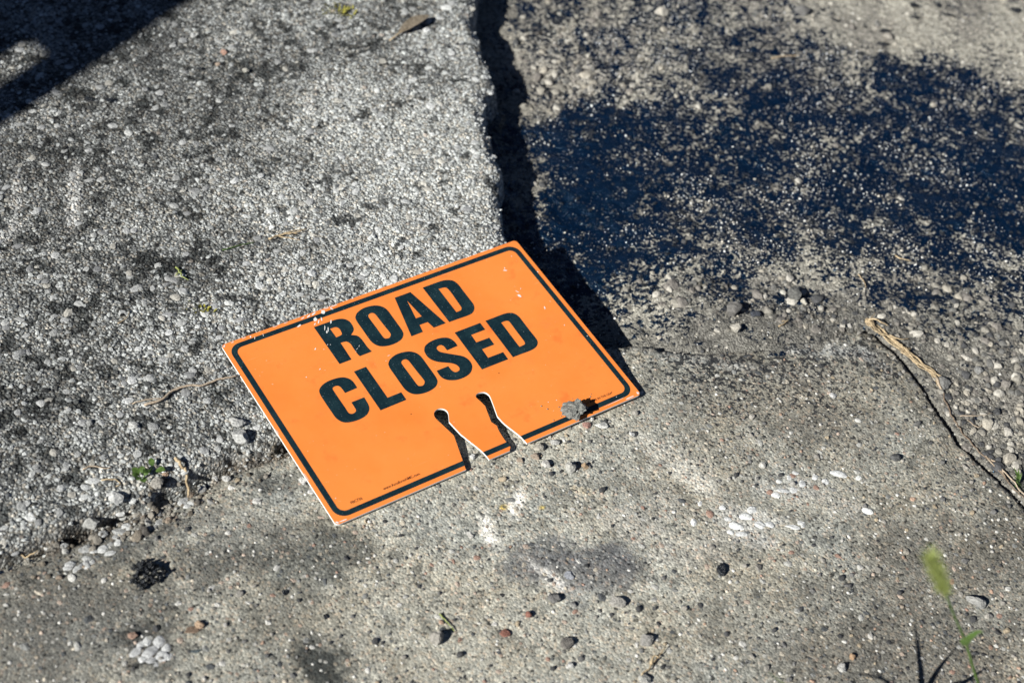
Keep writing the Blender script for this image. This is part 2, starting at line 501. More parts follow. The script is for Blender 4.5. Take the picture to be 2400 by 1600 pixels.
# stains: A
def stain_A(x, y):
    s = idw(x, y, A_STAIN, ZA) * 1.3 + (fbm(x, y, .07, 71, 5, .65) - .5) * 1.15
    return np.clip(s, 0, 1)
sA = stain_A(gx, gy)
colA = rgba((.56, .57, .55), (.13, .133, .132), sA)
def clump_A(x, y):
    return sstep(.60, .64, fbm(x, y, .016, 151, 4, .75) + (stain_A(x, y) - .45) * .13)
cA = clump_A(gx, gy) * .85
colA = colA * (1 - cA[:, None]) + np.array([.03, .035, .036, 1]) * cA[:, None]
A_MARKS = ((175, 455, .009, .060, 18, .6), (165, 500, .006, .03, 20, .5), (38, 455, .006, .045, 20, .5), (28, 540, .010, .022, 0, .55), (725, 240, .008, .026, 20, .55), (770, 205, .022, .008, 0, .4))
def mark_A(x, y):
    m_ = 0
    for q_, (px, py, rx, ry, rot, k) in enumerate(A_MARKS):
        m_ = np.maximum(m_, blob(x, y, px, py, rx, ry, rot, ZA, 5 + q_, .45) * k)
    return m_
mA = mark_A(gx, gy)[:, None]
colA = colA * (1 - mA) + np.array([.8, .79, .76, 1]) * mA
# worn strip where soil gathers by the concrete
soilA = sstep(.03, .0, np.abs(dB)) * sstep(.35, .6, fbm(gx, gy, .03, 77, 3))
colA = colA * (1 - .8 * soilA[:, None]) + np.array([.15, .12, .09, 1]) * .8 * soilA[:, None]

# stains and painted vignette: B
B_GRIME_VIGNETTE = [(1000, 1350, 0), (1300, 1150, 0), (1500, 1300, .15), (1200, 1500, .15), (700, 1250, .4), (900, 1180, .05), (500, 1450, .6), (200, 1350, .75), (100, 1550, .75), (600, 1550, .55),
          (1800, 1350, .5), (1700, 1100, .42), (1700, 950, .5), (2000, 1000, .6), (2100, 1200, .62), (2200, 1400, .72), (2300, 1550, .8), (1900, 1550, .6), (1550, 900, .35)]   # settled grime, with corner vignetting painted in
grime_vignetteB = np.clip(idw(gx, gy, B_GRIME_VIGNETTE) + (fbm(gx, gy, .13, 81, 5, .65) - .5) * .9, 0, 1)
colB = rgba((.475, .472, .428), (.245, .236, .21), grime_vignetteB)
warm = (fbm(gx, gy, .06, 87, 5, .65) - .5) * 2.4
colB = np.clip(colB * (1 + warm[:, None] * np.array([.07, .01, -.07, 0])), 0, 1)
fleck = sstep(.57, .66, fbm(gx, gy, .02, 89, 4, .75)) * .35
colB = colB * (1 - fleck[:, None] * np.array([1, 1, 1, 0]))
B_MARKS = [  # px, py, rx, ry, rot, colour, strength
    (740, 1305, .06, .035, 20, (.10, .105, .10), .75), (500, 1325, .06, .022, 25, (.10, .10, .095), .7), (250, 1290, .06, .026, 30, (.10, .105, .105), .75),
    (760, 1548, .04, .026, -30, (.045, .05, .05), .95), (650, 1450, .05, .04, 40, (.12, .12, .11), .5), (120, 1420, .09, .05, 10, (.12, .12, .115), .7), (60, 1540, .10, .06, 10, (.14, .14, .135), .6),
    (330, 1420, .08, .02, 25, (.12, .12, .115), .45), (1340, 1335, .06, .036, 0, (.12, .125, .145), .7), (1240, 1320, .035, .024, 40, (.12, .125, .14), .65), (1420, 1310, .04, .02, 20, (.14, .145, .16), .6), (600, 1250, .06, .02, 20, (.13, .13, .125), .5),
    (1210, 1180, .007, .022, -8, (.95, .94, .90), 1.0), (1143, 1240, .008, .024, 18, (.95, .93, .88), 1.0), (1170, 1275, .006, .016, 25, (.7, .69, .66), .4),
    (1290, 1352, .03, .007, -30, (.68, .67, .66), .8), (1590, 1090, .06, .022, -35, (.66, .65, .61), .5), (1630, 1120, .03, .012, -35, (.7, .69, .65), .45), (1500, 1230, .03, .02, 0, (.46, .44, .42), .4),
    (1620, 1290, .04, .02, 20, (.45, .44, .42), .4), (1560, 1180, .02, .02, 0, (.45, .44, .42), .35), (1180, 1190, .004, .004, 0, (.62, .43, .03), .8), (1270, 1190, .003, .003, 0, (.55, .4, .05), .7), (1362, 1150, .014, .006, 0, (.5, .44, .33), .6),
    (1770, 1262, .03, .012, 0, (.6, .6, .6), .5), (1735, 1225, .045, .02, 10, (.62, .62, .61), .5), (1850, 1140, .04, .018, 15, (.60, .60, .59), .45), (1990, 1190, .03, .012, 0, (.5, .5, .5), .3), (358, 1525, .032, .026, 0, (.055, .058, .06), .85), (1650, 838, .09, .012, -2, (.55, .58, .62), .34), (1900, 812, .10, .012, 6, (.55, .58, .62), .38), (1800, 860, .10, .02, 0, (.22, .21, .195), .5),
    (2060, 850, .03, .012, -40, (.36, .37, .39), .45), (1800, 950, .12, .05, 0, (.20, .19, .17), .4), (1950, 1000, .06, .03, 0, (.17, .165, .155), .4), (2250, 1300, .10, .06, 20, (.13, .125, .115), .6), (2200, 1500, .12, .06, 0, (.13, .125, .115), .6),
    (1460, 1140, .04, .012, 0, (.17, .165, .15), .4), (2000, 1550, .12, .04, 0, (.16, .155, .145), .5), (640, 1130, .03, .02, 20, (.08, .085, .085), .6), (430, 1220, .04, .015, 25, (.12, .12, .12), .5)]
for i, (px, py, rx, ry, rot, c_, k) in enumerate(B_MARKS):
    m_ = (blob(gx, gy, px, py, rx, ry, rot, 0, 100 + i, .75 if max(rx, ry) > .028 else .22) * k)[:, None]
    colB = colB * (1 - m_) + np.array([*c_, 1]) * m_
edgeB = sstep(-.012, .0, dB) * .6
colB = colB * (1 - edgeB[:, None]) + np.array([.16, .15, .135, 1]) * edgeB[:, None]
SPAT = [(1600, 870, .505), (1750, 880, .50), (1900, 920, .475), (1700, 950, .47), (1850, 1000, .42), (2000, 900, .46), (1500, 880, .44), (1550, 980, .38), (2100, 1000, .40), (1650, 835, .53), (1850, 830, .52), (2000, 830, .50),
        (1400, 1200, .30), (1800, 1200, .34), (2000, 1200, .35), (1000, 1300, .26), (1000, 1550, .27), (1500, 1500, .33), (1800, 1450, .35), (2100, 1500, .40), (2300, 1400, .41),
        (200, 1500, .29), (500, 1400, .29), (2200, 1250, .37), (1250, 1080, .32), (1450, 1000, .36)]
spat = idw(gx, gy, SPAT)

# stains: C
tarF = np.clip(idw(gx, gy, T_CTRL, -.015) + .03 + (fbm(gx, gy, .036, 91, 4, .6) - .5) * .55, 0, 1.15)
pale = sstep(.5, .0, np.hypot(gx - at(1350, 130, -.02)[0], gy - at(1350, 130, -.02)[1]) / .25)
colC = rgba((.33, .31, .265), (.22, .205, .18), sstep(.35, .7, fbm(gx, gy, .07, 95, 4)))
colC = colC * (1 - .5 * pale[:, None]) + np.array([.44, .41, .365, 1]) * .5 * pale[:, None]
rub = np.clip(blob(gx, gy, 1780, 710, .18, .035, 0, -.01, 8) + blob(gx, gy, 2280, 760, .1, .12, 0, 0, 9), 0, 1)
colC = colC * (1 - .55 * rub[:, None]) + np.array([.085, .082, .076, 1]) * .7 * rub[:, None]
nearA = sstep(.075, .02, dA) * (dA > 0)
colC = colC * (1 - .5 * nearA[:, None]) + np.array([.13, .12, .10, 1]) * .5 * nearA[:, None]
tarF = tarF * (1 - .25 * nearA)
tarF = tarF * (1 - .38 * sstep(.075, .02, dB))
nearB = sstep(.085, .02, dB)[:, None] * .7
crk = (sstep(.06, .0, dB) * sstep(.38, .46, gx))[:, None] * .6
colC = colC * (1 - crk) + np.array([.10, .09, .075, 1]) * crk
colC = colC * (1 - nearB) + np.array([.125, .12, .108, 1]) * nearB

asphalt = obj('asphalt_pavement', region_mesh('asphalt_pavement', za, dA < .014, {'col': ('FLOAT_COLOR', colA)}), M_ASPH,
              label='raised pavement of worn pale aggregate asphalt on the left', kind='structure')
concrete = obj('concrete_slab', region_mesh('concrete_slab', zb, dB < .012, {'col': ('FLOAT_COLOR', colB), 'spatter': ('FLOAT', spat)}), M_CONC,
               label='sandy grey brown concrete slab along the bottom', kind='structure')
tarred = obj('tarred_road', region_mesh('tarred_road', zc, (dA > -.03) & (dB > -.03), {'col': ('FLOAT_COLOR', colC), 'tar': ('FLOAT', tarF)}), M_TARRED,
             label='sunken road surface smeared with black tar, blue sky sheen in its colour', kind='structure')
bm = bmesh.new()
bmesh.ops.create_grid(bm, x_segments=8, y_segments=8, size=90)
for v in bm.verts: v.co.z = -.13
me = bpy.data.meshes.new('ground'); bm.to_mesh(me); bm.free()
obj('ground', me, M_SOIL, label='bare ground under the pavings', kind='structure')

# ------------------------------------------------------------------ stones: template shapes and scatter
def stone_verts(sub, seed, cuts=7, embed=None, rough=0.0):
    r = random.Random(seed)
    bm = bmesh.new()
    bmesh.ops.create_icosphere(bm, subdivisions=sub, radius=1.0)
    q = Matrix.Rotation(r.uniform(0, 6), 3, 'X') @ Matrix.Rotation(r.uniform(0, 6), 3, 'Z')
    for v in bm.verts: v.co = q @ v.co
    for k in range(cuts):
        n = Vector((r.gauss(0, 1), r.gauss(0, 1), r.gauss(0, 1))).normalized(); h = r.uniform(.5, .85)
        for v in bm.verts:
            d = v.co.dot(n)
            if d > h: v.co -= n * (d - h) * .92
    for v in bm.verts:
        v.co *= 1 + r.uniform(-.06, .06) + rough * (r.random() - .5)
    if embed is not None:
        dele = [f for f in bm.faces if all(v.co.z < embed for v in f.verts)]
        bmesh.ops.delete(bm, geom=dele, context='FACES')
    bm.verts.ensure_lookup_table(); bm.verts.index_update()
    V = np.array([v.co[:] for v in bm.verts]); F = np.array([[v.index for v in f.verts] for f in bm.faces])
    bm.free()
    return V, F
T_SMALL = [stone_verts(1, 40 + i, 4, -.25) for i in range(8)]
T_MID = [stone_verts(2, 60 + i, 8, -.15) for i in range(8)]
T_LOOSE = [stone_verts(2, 80 + i, 9) for i in range(8)]

def scatter_mesh(name, P, R3, YAW, COL, templates, tilt=.25, smooth=False):
    """many stones in one mesh: P centres, R3 radii, YAW turn, COL colours"""
    Vs, Fs, Cs = [], [], []; off = 0
    which = rng.integers(0, len(templates), len(P))
    for k, (V, F) in enumerate(templates):
        idx = np.nonzero(which == k)[0]
        if len(idx) == 0: continue
        v = V[None] * R3[idx][:, None, :]
        tx = (rng.random(len(idx)) - .5) * 2 * tilt; ty = (rng.random(len(idx)) - .5) * 2 * tilt
        z = v[..., 2] + v[..., 0] * tx[:, None] + v[..., 1] * ty[:, None]
        c, s = np.cos(YAW[idx])[:, None], np.sin(YAW[idx])[:, None]
        w = np.stack([v[..., 0] * c - v[..., 1] * s, v[..., 0] * s + v[..., 1] * c, z], -1) + P[idx][:, None, :]
        n = len(V)
        f = F[None] + (np.arange(len(idx)) * n)[:, None, None] + off
        Vs.append(w.reshape(-1, 3)); Fs.append(f.reshape(-1, 3))
        Cs.append(np.repeat(np.concatenate([COL[idx], np.ones((len(idx), 1))], 1), n, 0)); off += n * len(idx)
    return mesh_arrays(name, np.concatenate(Vs), np.concatenate(Fs), smooth, {'col': ('FLOAT_COLOR', np.concatenate(Cs))})

def spots(step, jitter=.42, pad=170):
    xs = np.arange(-.85, .95, step); ys = np.arange(-.55, 1.1, step)
    X, Y = np.meshgrid(xs, ys); X = X.ravel(); Y = Y.ravel()
    X = X + (rng.random(len(X)) - .5) * 2 * jitter * step; Y = Y + (rng.random(len(Y)) - .5) * 2 * jitter * step
    u, v = topx(X, Y)
    k = (u > -pad) & (u < 2400 + pad) & (v > -pad) & (v < 1600 + pad)
    return X[k], Y[k]
def pick(pal, w, n):
    pal = np.array(pal); w = np.array(w, float) / sum(w)
    c = pal[rng.choice(len(pal), n, p=w)]
    return c * (0.78 + .44 * rng.random((n, 1)))
REAL = .005
PIECE_ME = {}
def piece_mesh(kind, t, c, ci):
    key = (kind, t, ci)
    if key not in PIECE_ME:
        V, F = {'mid': T_MID, 'loose': T_LOOSE}[kind][t]
        me = mesh_arrays('stone_piece', V * REAL, F, False)
        const_col(me, c); me.materials.append(M_STONE)
        PIECE_ME[key] = me
    return PIECE_ME[key]
def piece(name, p, r3, yaw, col, ci, parent, kind='mid'):
    t = random.randrange(8)
    o = bpy.data.objects.new(name, piece_mesh(kind, t, col, ci))
    link(o); o.parent = parent
    o.location = [float(v) for v in p]; o.scale = [float(v) / REAL for v in r3]
    o.rotation_euler = (random.uniform(-.15, .15), random.uniform(-.15, .15), float(yaw))
    return o

def keep_off_sign(x, y, top, margin=.0):
    zs, out = sign_under(x, y)
    return (out > margin) | (top < zs - .0005)

# --- asphalt: pale aggregate standing out of the dark binder
PAL_A = [(.66, .675, .66), (.58, .59, .58), (.47, .48, .475), (.58, .555, .50), (.15, .155, .16), (.46, .40, .35), (.72, .73, .715)]
X, Y = spots(.0047, .5)
z, d = zA_(X, Y)
k = (d < -.001); X, Y, z, d = X[k], Y[k], z[k], d[k]
st = stain_A(X, Y)
n = len(X)
soil = sstep(.032, .004, np.abs(signed_dist(X, Y, POLY_B)))
k = rng.random(n) < (1.0 - .35 * st) * (1 - .6 * soil)
X, Y, z, d, st = X[k], Y[k], z[k], d[k], st[k]; n = len(X)
r = .0044 * np.clip(rng.lognormal(-.98, .45, n), .18, 1.2)
R3 = np.stack([r * (.8 + .55 * rng.random(n)), r * (.75 + .35 * rng.random(n)), r * (.20 + .20 * rng.random(n))], 1)
COL = pick(PAL_A, (3.2, 4, 3, 1.1, 1.3, .25, 1.0), n) * (1 - .42 * st[:, None]) * np.where(rng.random((n, 1)) < .42 * st[:, None], .16, 1.0)
COL = COL * (1 - .8 * clump_A(X, Y) * (rng.random(n) < .85))[:, None]
mk = mark_A(X, Y)[:, None] * (.5 + .5 * rng.random((n, 1)))
COL = COL * (1 - mk) + np.array([.88, .87, .84]) * mk
P = np.stack([X, Y, z - R3[:, 2] * .35 + .0006], 1)
k = keep_off_sign(X, Y, P[:, 2] + R3[:, 2])
P, R3, COL, st_ = P[k], R3[k], COL[k], st[k]; yaw = rng.random(len(P)) * 6.28
size = R3[:, 0] * R3[:, 1] / ((P - CAM) ** 2).sum(1)
order = np.argsort(-size)
u_, v_ = topx(P[:, 0], P[:, 1], P[:, 2])
vis = (u_ > 5) & (u_ < 2395) & (v_ > 5) & (v_ < 1595) & (sign_under(P[:, 0], P[:, 1])[1] > .004)
big = order[vis[order]][:300]
rest = np.setdiff1d(np.arange(len(P)), big)
for i in big:
    ci = int(rng.integers(0, 6)); c = [(.72, .72, .70), (.62, .62, .61), (.50, .50, .49), (.60, .57, .51), (.40, .40, .40), (.68, .68, .67)][ci]
    if st_[i] > .45: ci += 50; c = tuple(v * .7 for v in c)
    piece('stone', P[i], R3[i] * np.array([1.1, 1.1, .9]), yaw[i], c, ci, asphalt)
obj('aggregate', scatter_mesh('aggregate', P[rest], R3[rest], yaw[rest], COL[rest], T_SMALL), M_STONE, asphalt, kind='stuff')
print('asphalt stones', len(P))

# --- concrete: fine pebbles showing at the worn surface
PAL_B = [(.48, .38, .31), (.54, .48, .39), (.64, .62, .58), (.46, .45, .42), (.09, .095, .10), (.36, .23, .18), (.25, .25, .24)]
X, Y = spots(.0085, .48)
z, d = zB_(X, Y)
k = (d < -.006) & (rng.random(len(X)) < .45); X, Y, z, d = X[k], Y[k], z[k], d[k]; n = len(X)
r = .0019 * np.clip(rng.lognormal(0, .38, n), .45, 2.6)
R3 = np.stack([r * (.85 + .5 * rng.random(n)), r * (.8 + .3 * rng.random(n)), r * (.35 + .3 * rng.random(n))], 1)
COL = pick(PAL_B, (.9, 1.6, 2.6, 2.4, 1.5, .4, 2.2), n)
P = np.stack([X, Y, z - R3[:, 2] * .45 + .0002], 1)
k = keep_off_sign(X, Y, P[:, 2] + R3[:, 2])
P, R3, COL = P[k], R3[k], COL[k]; yaw = rng.random(len(P)) * 6.28
# the white stones laid bare in two drifts, and the ones in the round tarry patch
WHITE = [(1825, 1128, 16, 9), (1850, 1120, 14, 10), (1878, 1133, 18, 14), (1838, 1150, 28, 10), (1818, 1160, 18, 12), (1862, 1108, 20, 8), (1965, 1112, 34, 12), (1934, 1131, 18, 12), (1909, 1118, 14, 11),
         (2012, 1120, 14, 10), (2034, 1197, 24, 13), (1707, 1216, 16, 9), (1746, 1211, 28, 12), (1764, 1196, 22, 13), (1728, 1233, 32, 14), (1780, 1231, 24, 14), (1803, 1228, 20, 13), (1712, 1246, 16, 10),
         (1736, 1252, 26, 9), (1856, 1234, 32, 9), (1876, 1224, 16, 9), (1882, 1229, 12, 12), (1692, 1190, 14, 9), (1640, 1180, 12, 10), (1625, 1224, 16, 15), (1860, 1150, 22, 12)]
CLUST = [(345, 1502, 24, 18), (372, 1506, 30, 22), (352, 1528, 24, 26), (390, 1520, 18, 16), (378, 1541, 34, 20), (333, 1543, 16, 18), (352, 1546, 20, 12), (316, 1528, 22, 22), (330, 1512, 16, 14), (395, 1540, 14, 14), (365, 1555, 18, 9)]
def photo_piece(name, px, py, w, h, c, ci, parent, lift=.3, flat=.45, kind='mid', level=None):
    p = at(px, py, 0.0 if level is None else level); q = mpp(p)
    r3 = (w * q / 2 * 1.3, h * q / 2 * 1.75, min(w, h) * q / 2 * flat * 1.3)
    zz = float(ground_z(p[0], p[1])[0])
    return piece(name, (p[0], p[1], zz + r3[2] * lift - r3[2] * .3), r3, random.uniform(-.5, .3), c, ci, parent, kind)
for (px, py, w, h) in WHITE:
    ci = random.randrange(10, 12)
    photo_piece('pebble', px, py, w, h, ((.86, .86, .84), (.70, .70, .69))[ci - 10], ci, concrete, .2, .45)
for (px, py, w, h) in CLUST:
    ci = random.randrange(12, 14)
    photo_piece('pebble', px, py, w, h, ((.66, .66, .65), (.50, .50, .50))[ci - 12], ci, concrete, .15, .38)
sr = random.Random(31)
for k_ in range(28):                                  # broken pale aggregate left along the slab's edge
    t_ = sr.random(); px, py = 150 + 285 * t_ + sr.gauss(0, 9), 1322 - 148 * t_ + sr.gauss(0, 13)
    ci = 14 + k_ % 3
    photo_piece('pebble', px, py, sr.uniform(11, 25), sr.uniform(9, 17), ((.62, .62, .61), (.50, .50, .49), (.40, .40, .39))[ci - 14], ci, concrete, .35, .5)
size = R3[:, 0] * R3[:, 1] / ((P - CAM) ** 2).sum(1)
order = np.argsort(-size)
u_, v_ = topx(P[:, 0], P[:, 1], P[:, 2])
vis = (u_ > 5) & (u_ < 2395) & (v_ > 5) & (v_ < 1595) & (sign_under(P[:, 0], P[:, 1])[1] > .004)
big = order[vis[order]][:215]
rest = np.setdiff1d(np.arange(len(P)), big)
for i in big:
    ci = int(rng.choice([20, 21, 22, 22, 23, 23, 24, 24, 25, 26, 26])); c = tuple(PAL_B[ci - 20])
    piece('pebble', P[i], R3[i], yaw[i], c, ci, concrete)
obj('aggregate', scatter_mesh('concrete_grit', P[rest], R3[rest], yaw[rest], COL[rest], T_SMALL, smooth=True), M_STONE, concrete, kind='stuff')
print('concrete pebbles', len(P))

# --- sunken road: gravel, tarred grit
PAL_C = [(.38, .345, .29), (.28, .26, .225), (.46, .43, .38), (.17, .165, .155), (.075, .075, .078), (.22, .20, .18)]
X, Y = spots(.0060, .48)
dAs = signed_dist(X, Y, POLY_A); dBs = signed_dist(X, Y, POLY_B)
k = (dAs > .004) & (dBs > .004); X, Y, dAs, dBs = X[k], Y[k], dAs[k], dBs[k]
tf = np.clip(idw(X, Y, T_CTRL, -.015) + .03 + (fbm(X, Y, .036, 91, 4, .6) - .5) * .55, 0, 1.15)
tf = tf * (1 - .25 * sstep(.075, .02, dAs)) * (1 - .38 * sstep(.075, .02, dBs))
rb = np.clip(blob(X, Y, 1780, 710, .18, .035, 0, -.01, 8) + blob(X, Y, 2280, 760, .1, .12, 0, 0, 9) + blob(X, Y, 2320, 980, .06, .10, 0, 0, 19) + blob(X, Y, 1340, 130, .09, .16, 0, -.02, 10), 0, 1)
dirt = sstep(.25, .05, tf) * (1 - rb)
z = zC(X, Y)
n = len(X)
is_tar = rng.random(n) < sstep(.3, .75, tf)
keep = rng.random(n) < np.where(is_tar, .42, .32 + .55 * rb - .2 * dirt)
X, Y, z, tf, rb, is_tar = X[keep], Y[keep], z[keep], tf[keep], rb[keep], is_tar[keep]; n = len(X)
r = np.where(is_tar, .0015, .0020) * np.clip(rng.lognormal(0, .42, n), .4, 3.0) * (1 + .45 * rb)
R3 = np.stack([r * (.85 + .5 * rng.random(n)), r * (.8 + .3 * rng.random(n)), r * (.6 + .4 * rng.random(n))], 1)
COL = pick(PAL_C, (1.8, 2, 1.1, 2.0, 1.6, 2), n) * (1 - .45 * rb * (rng.random(n) < .7))[:, None]
P = np.stack([X, Y, z - R3[:, 2] * .15], 1)
yaw = rng.random(n) * 6.28
size = R3[:, 0] * R3[:, 1] / ((P - CAM) ** 2).sum(1)
u_, v_ = topx(P[:, 0], P[:, 1], P[:, 2])
vis = (u_ > 5) & (u_ < 2395) & (v_ > 5) & (v_ < 1595) & ~is_tar & (sign_under(P[:, 0], P[:, 1])[1] > .01)
order = np.argsort(-size)
big = order[vis[order]][:300]
for i in big:
    ci = int(rng.integers(30, 36)); c = tuple(PAL_C[ci - 30])
    piece('stone', P[i] + np.array([0, 0, R3[i, 2] * .2]), R3[i], yaw[i], c, ci, tarred, 'loose')
rest = np.setdiff1d(np.nonzero(~is_tar)[0], big)
obj('gravel', scatter_mesh('gravel', P[rest], R3[rest], yaw[rest], COL[rest], T_SMALL), M_STONE, tarred, kind='stuff')
tr = np.nonzero(is_tar)[0]
obj('tarred_grit', scatter_mesh('tarred_grit', P[tr], R3[tr], yaw[tr], COL[tr], T_SMALL), M_TAR, tarred, kind='stuff')
print('road stones', n)
X, Y = spots(.0042, .5)  # bright grains added to stand in for sun glints on the tar
dAs = signed_dist(X, Y, POLY_A); dBs = signed_dist(X, Y, POLY_B)
tf = np.clip(idw(X, Y, T_CTRL, -.015), 0, 1) * (1 - .6 * sstep(.075, .02, dAs))
k = (dAs > .006) & (dBs > .006) & (rng.random(len(X)) < .035 + .42 * sstep(.52, .68, fbm(X, Y, .05, 141, 4)) * sstep(.25, .6, tf))
X, Y = X[k], Y[k]; n = len(X); r = .00075 * np.clip(rng.lognormal(0, .35, n), .5, 2.2)
R3 = np.stack([r * 1.2, r, r * .8], 1)
obj('glint_grains', scatter_mesh('glint_grains', np.stack([X, Y, zC(X, Y) + r * .35], 1), R3, rng.random(n) * 6.28, pick([(.78, .76, .72), (.60, .55, .47), (.5, .5, .5)], (2, 2, 1), n), [stone_verts(1, 140 + i, 4, -.1) for i in range(3)]), M_STONE, tarred, kind='stuff')
print('sand', n)

# --- loose grit in the seam between asphalt and concrete, and crumbs strewn on the concrete and the asphalt
def strew(name, X, Y, r, pal, w, parent, lift=.25):
    n = len(X); z = ground_z(X, Y)
    R3 = np.stack([r * (.85 + .5 * rng.random(n)), r * (.8 + .3 * rng.random(n)), r * (.6 + .35 * rng.random(n))], 1)
    P = np.stack([X, Y, z + R3[:, 2] * lift], 1)
    k = keep_off_sign(X, Y, P[:, 2] + R3[:, 2], .001)
    return obj(name, scatter_mesh(name, P[k], R3[k], (rng.random(n) * 6.28)[k], pick(pal, w, n)[k], T_LOOSE), M_STONE, parent, kind='stuff')
X, Y = spots(.0038, .5)
dd = signed_dist(X, Y, POLY_B); da = signed_dist(X, Y, POLY_A)
u_, v_ = topx(X, Y)
band = sstep(.030, .004, np.abs(dd + .004)) * (np.abs(da) < .05) * (u_ < 900) * (.2 + .8 * sstep(.42, .6, fbm(X, Y, .04, 123, 3))) * (1 - .8 * np.exp(-((dd - .010) / .007) ** 2) * sstep(.30, .46, fbm(X, Y, .05, 161, 3)))
k = rng.random(len(X)) < band * .8
seam_grit = strew('seam_grit', X[k], Y[k], .0014 * np.clip(rng.lognormal(0, .6, k.sum()), .4, 4.2), [(.17, .145, .115), (.26, .235, .20), (.10, .09, .08), (.42, .41, .385), (.28, .22, .17)], (3, 2.4, 2, 1.4, .4), None)
seam_grit['label'] = 'brown soil and grit filling the seam beside the asphalt'
X, Y = spots(.0095, .5)
dd = signed_dist(X, Y, POLY_B)
u_, v_ = topx(X, Y)
dens = .13 + .45 * sstep(-.03, -.004, dd) + .25 * sstep(1500, 2300, u_) + .35 * np.exp(-(((u_ - 1430) / 260) ** 2 + ((v_ - 1040) / 75) ** 2)) + .35 * sstep(1700, 2300, u_) * sstep(1000, 1500, v_) + .25 * sstep(1350, 1600, v_) + .18 * np.exp(-(((u_ - 1900) / 250) ** 2 + ((v_ - 970) / 80) ** 2))
k = (dd < .012) & (u_ > 300) & (rng.random(len(X)) < dens)
crumbs = strew('loose_grit', X[k], Y[k], .0015 * np.clip(rng.lognormal(0, .45, k.sum()), .4, 2.6), [(.30, .28, .25), (.16, .155, .15), (.06, .06, .062), (.42, .40, .37), (.40, .27, .20), (.38, .31, .22)], (3, 2.6, 2.8, .9, .5, .6), None)
crumbs['label'] = 'fine loose grit and crumbs strewn over the concrete'
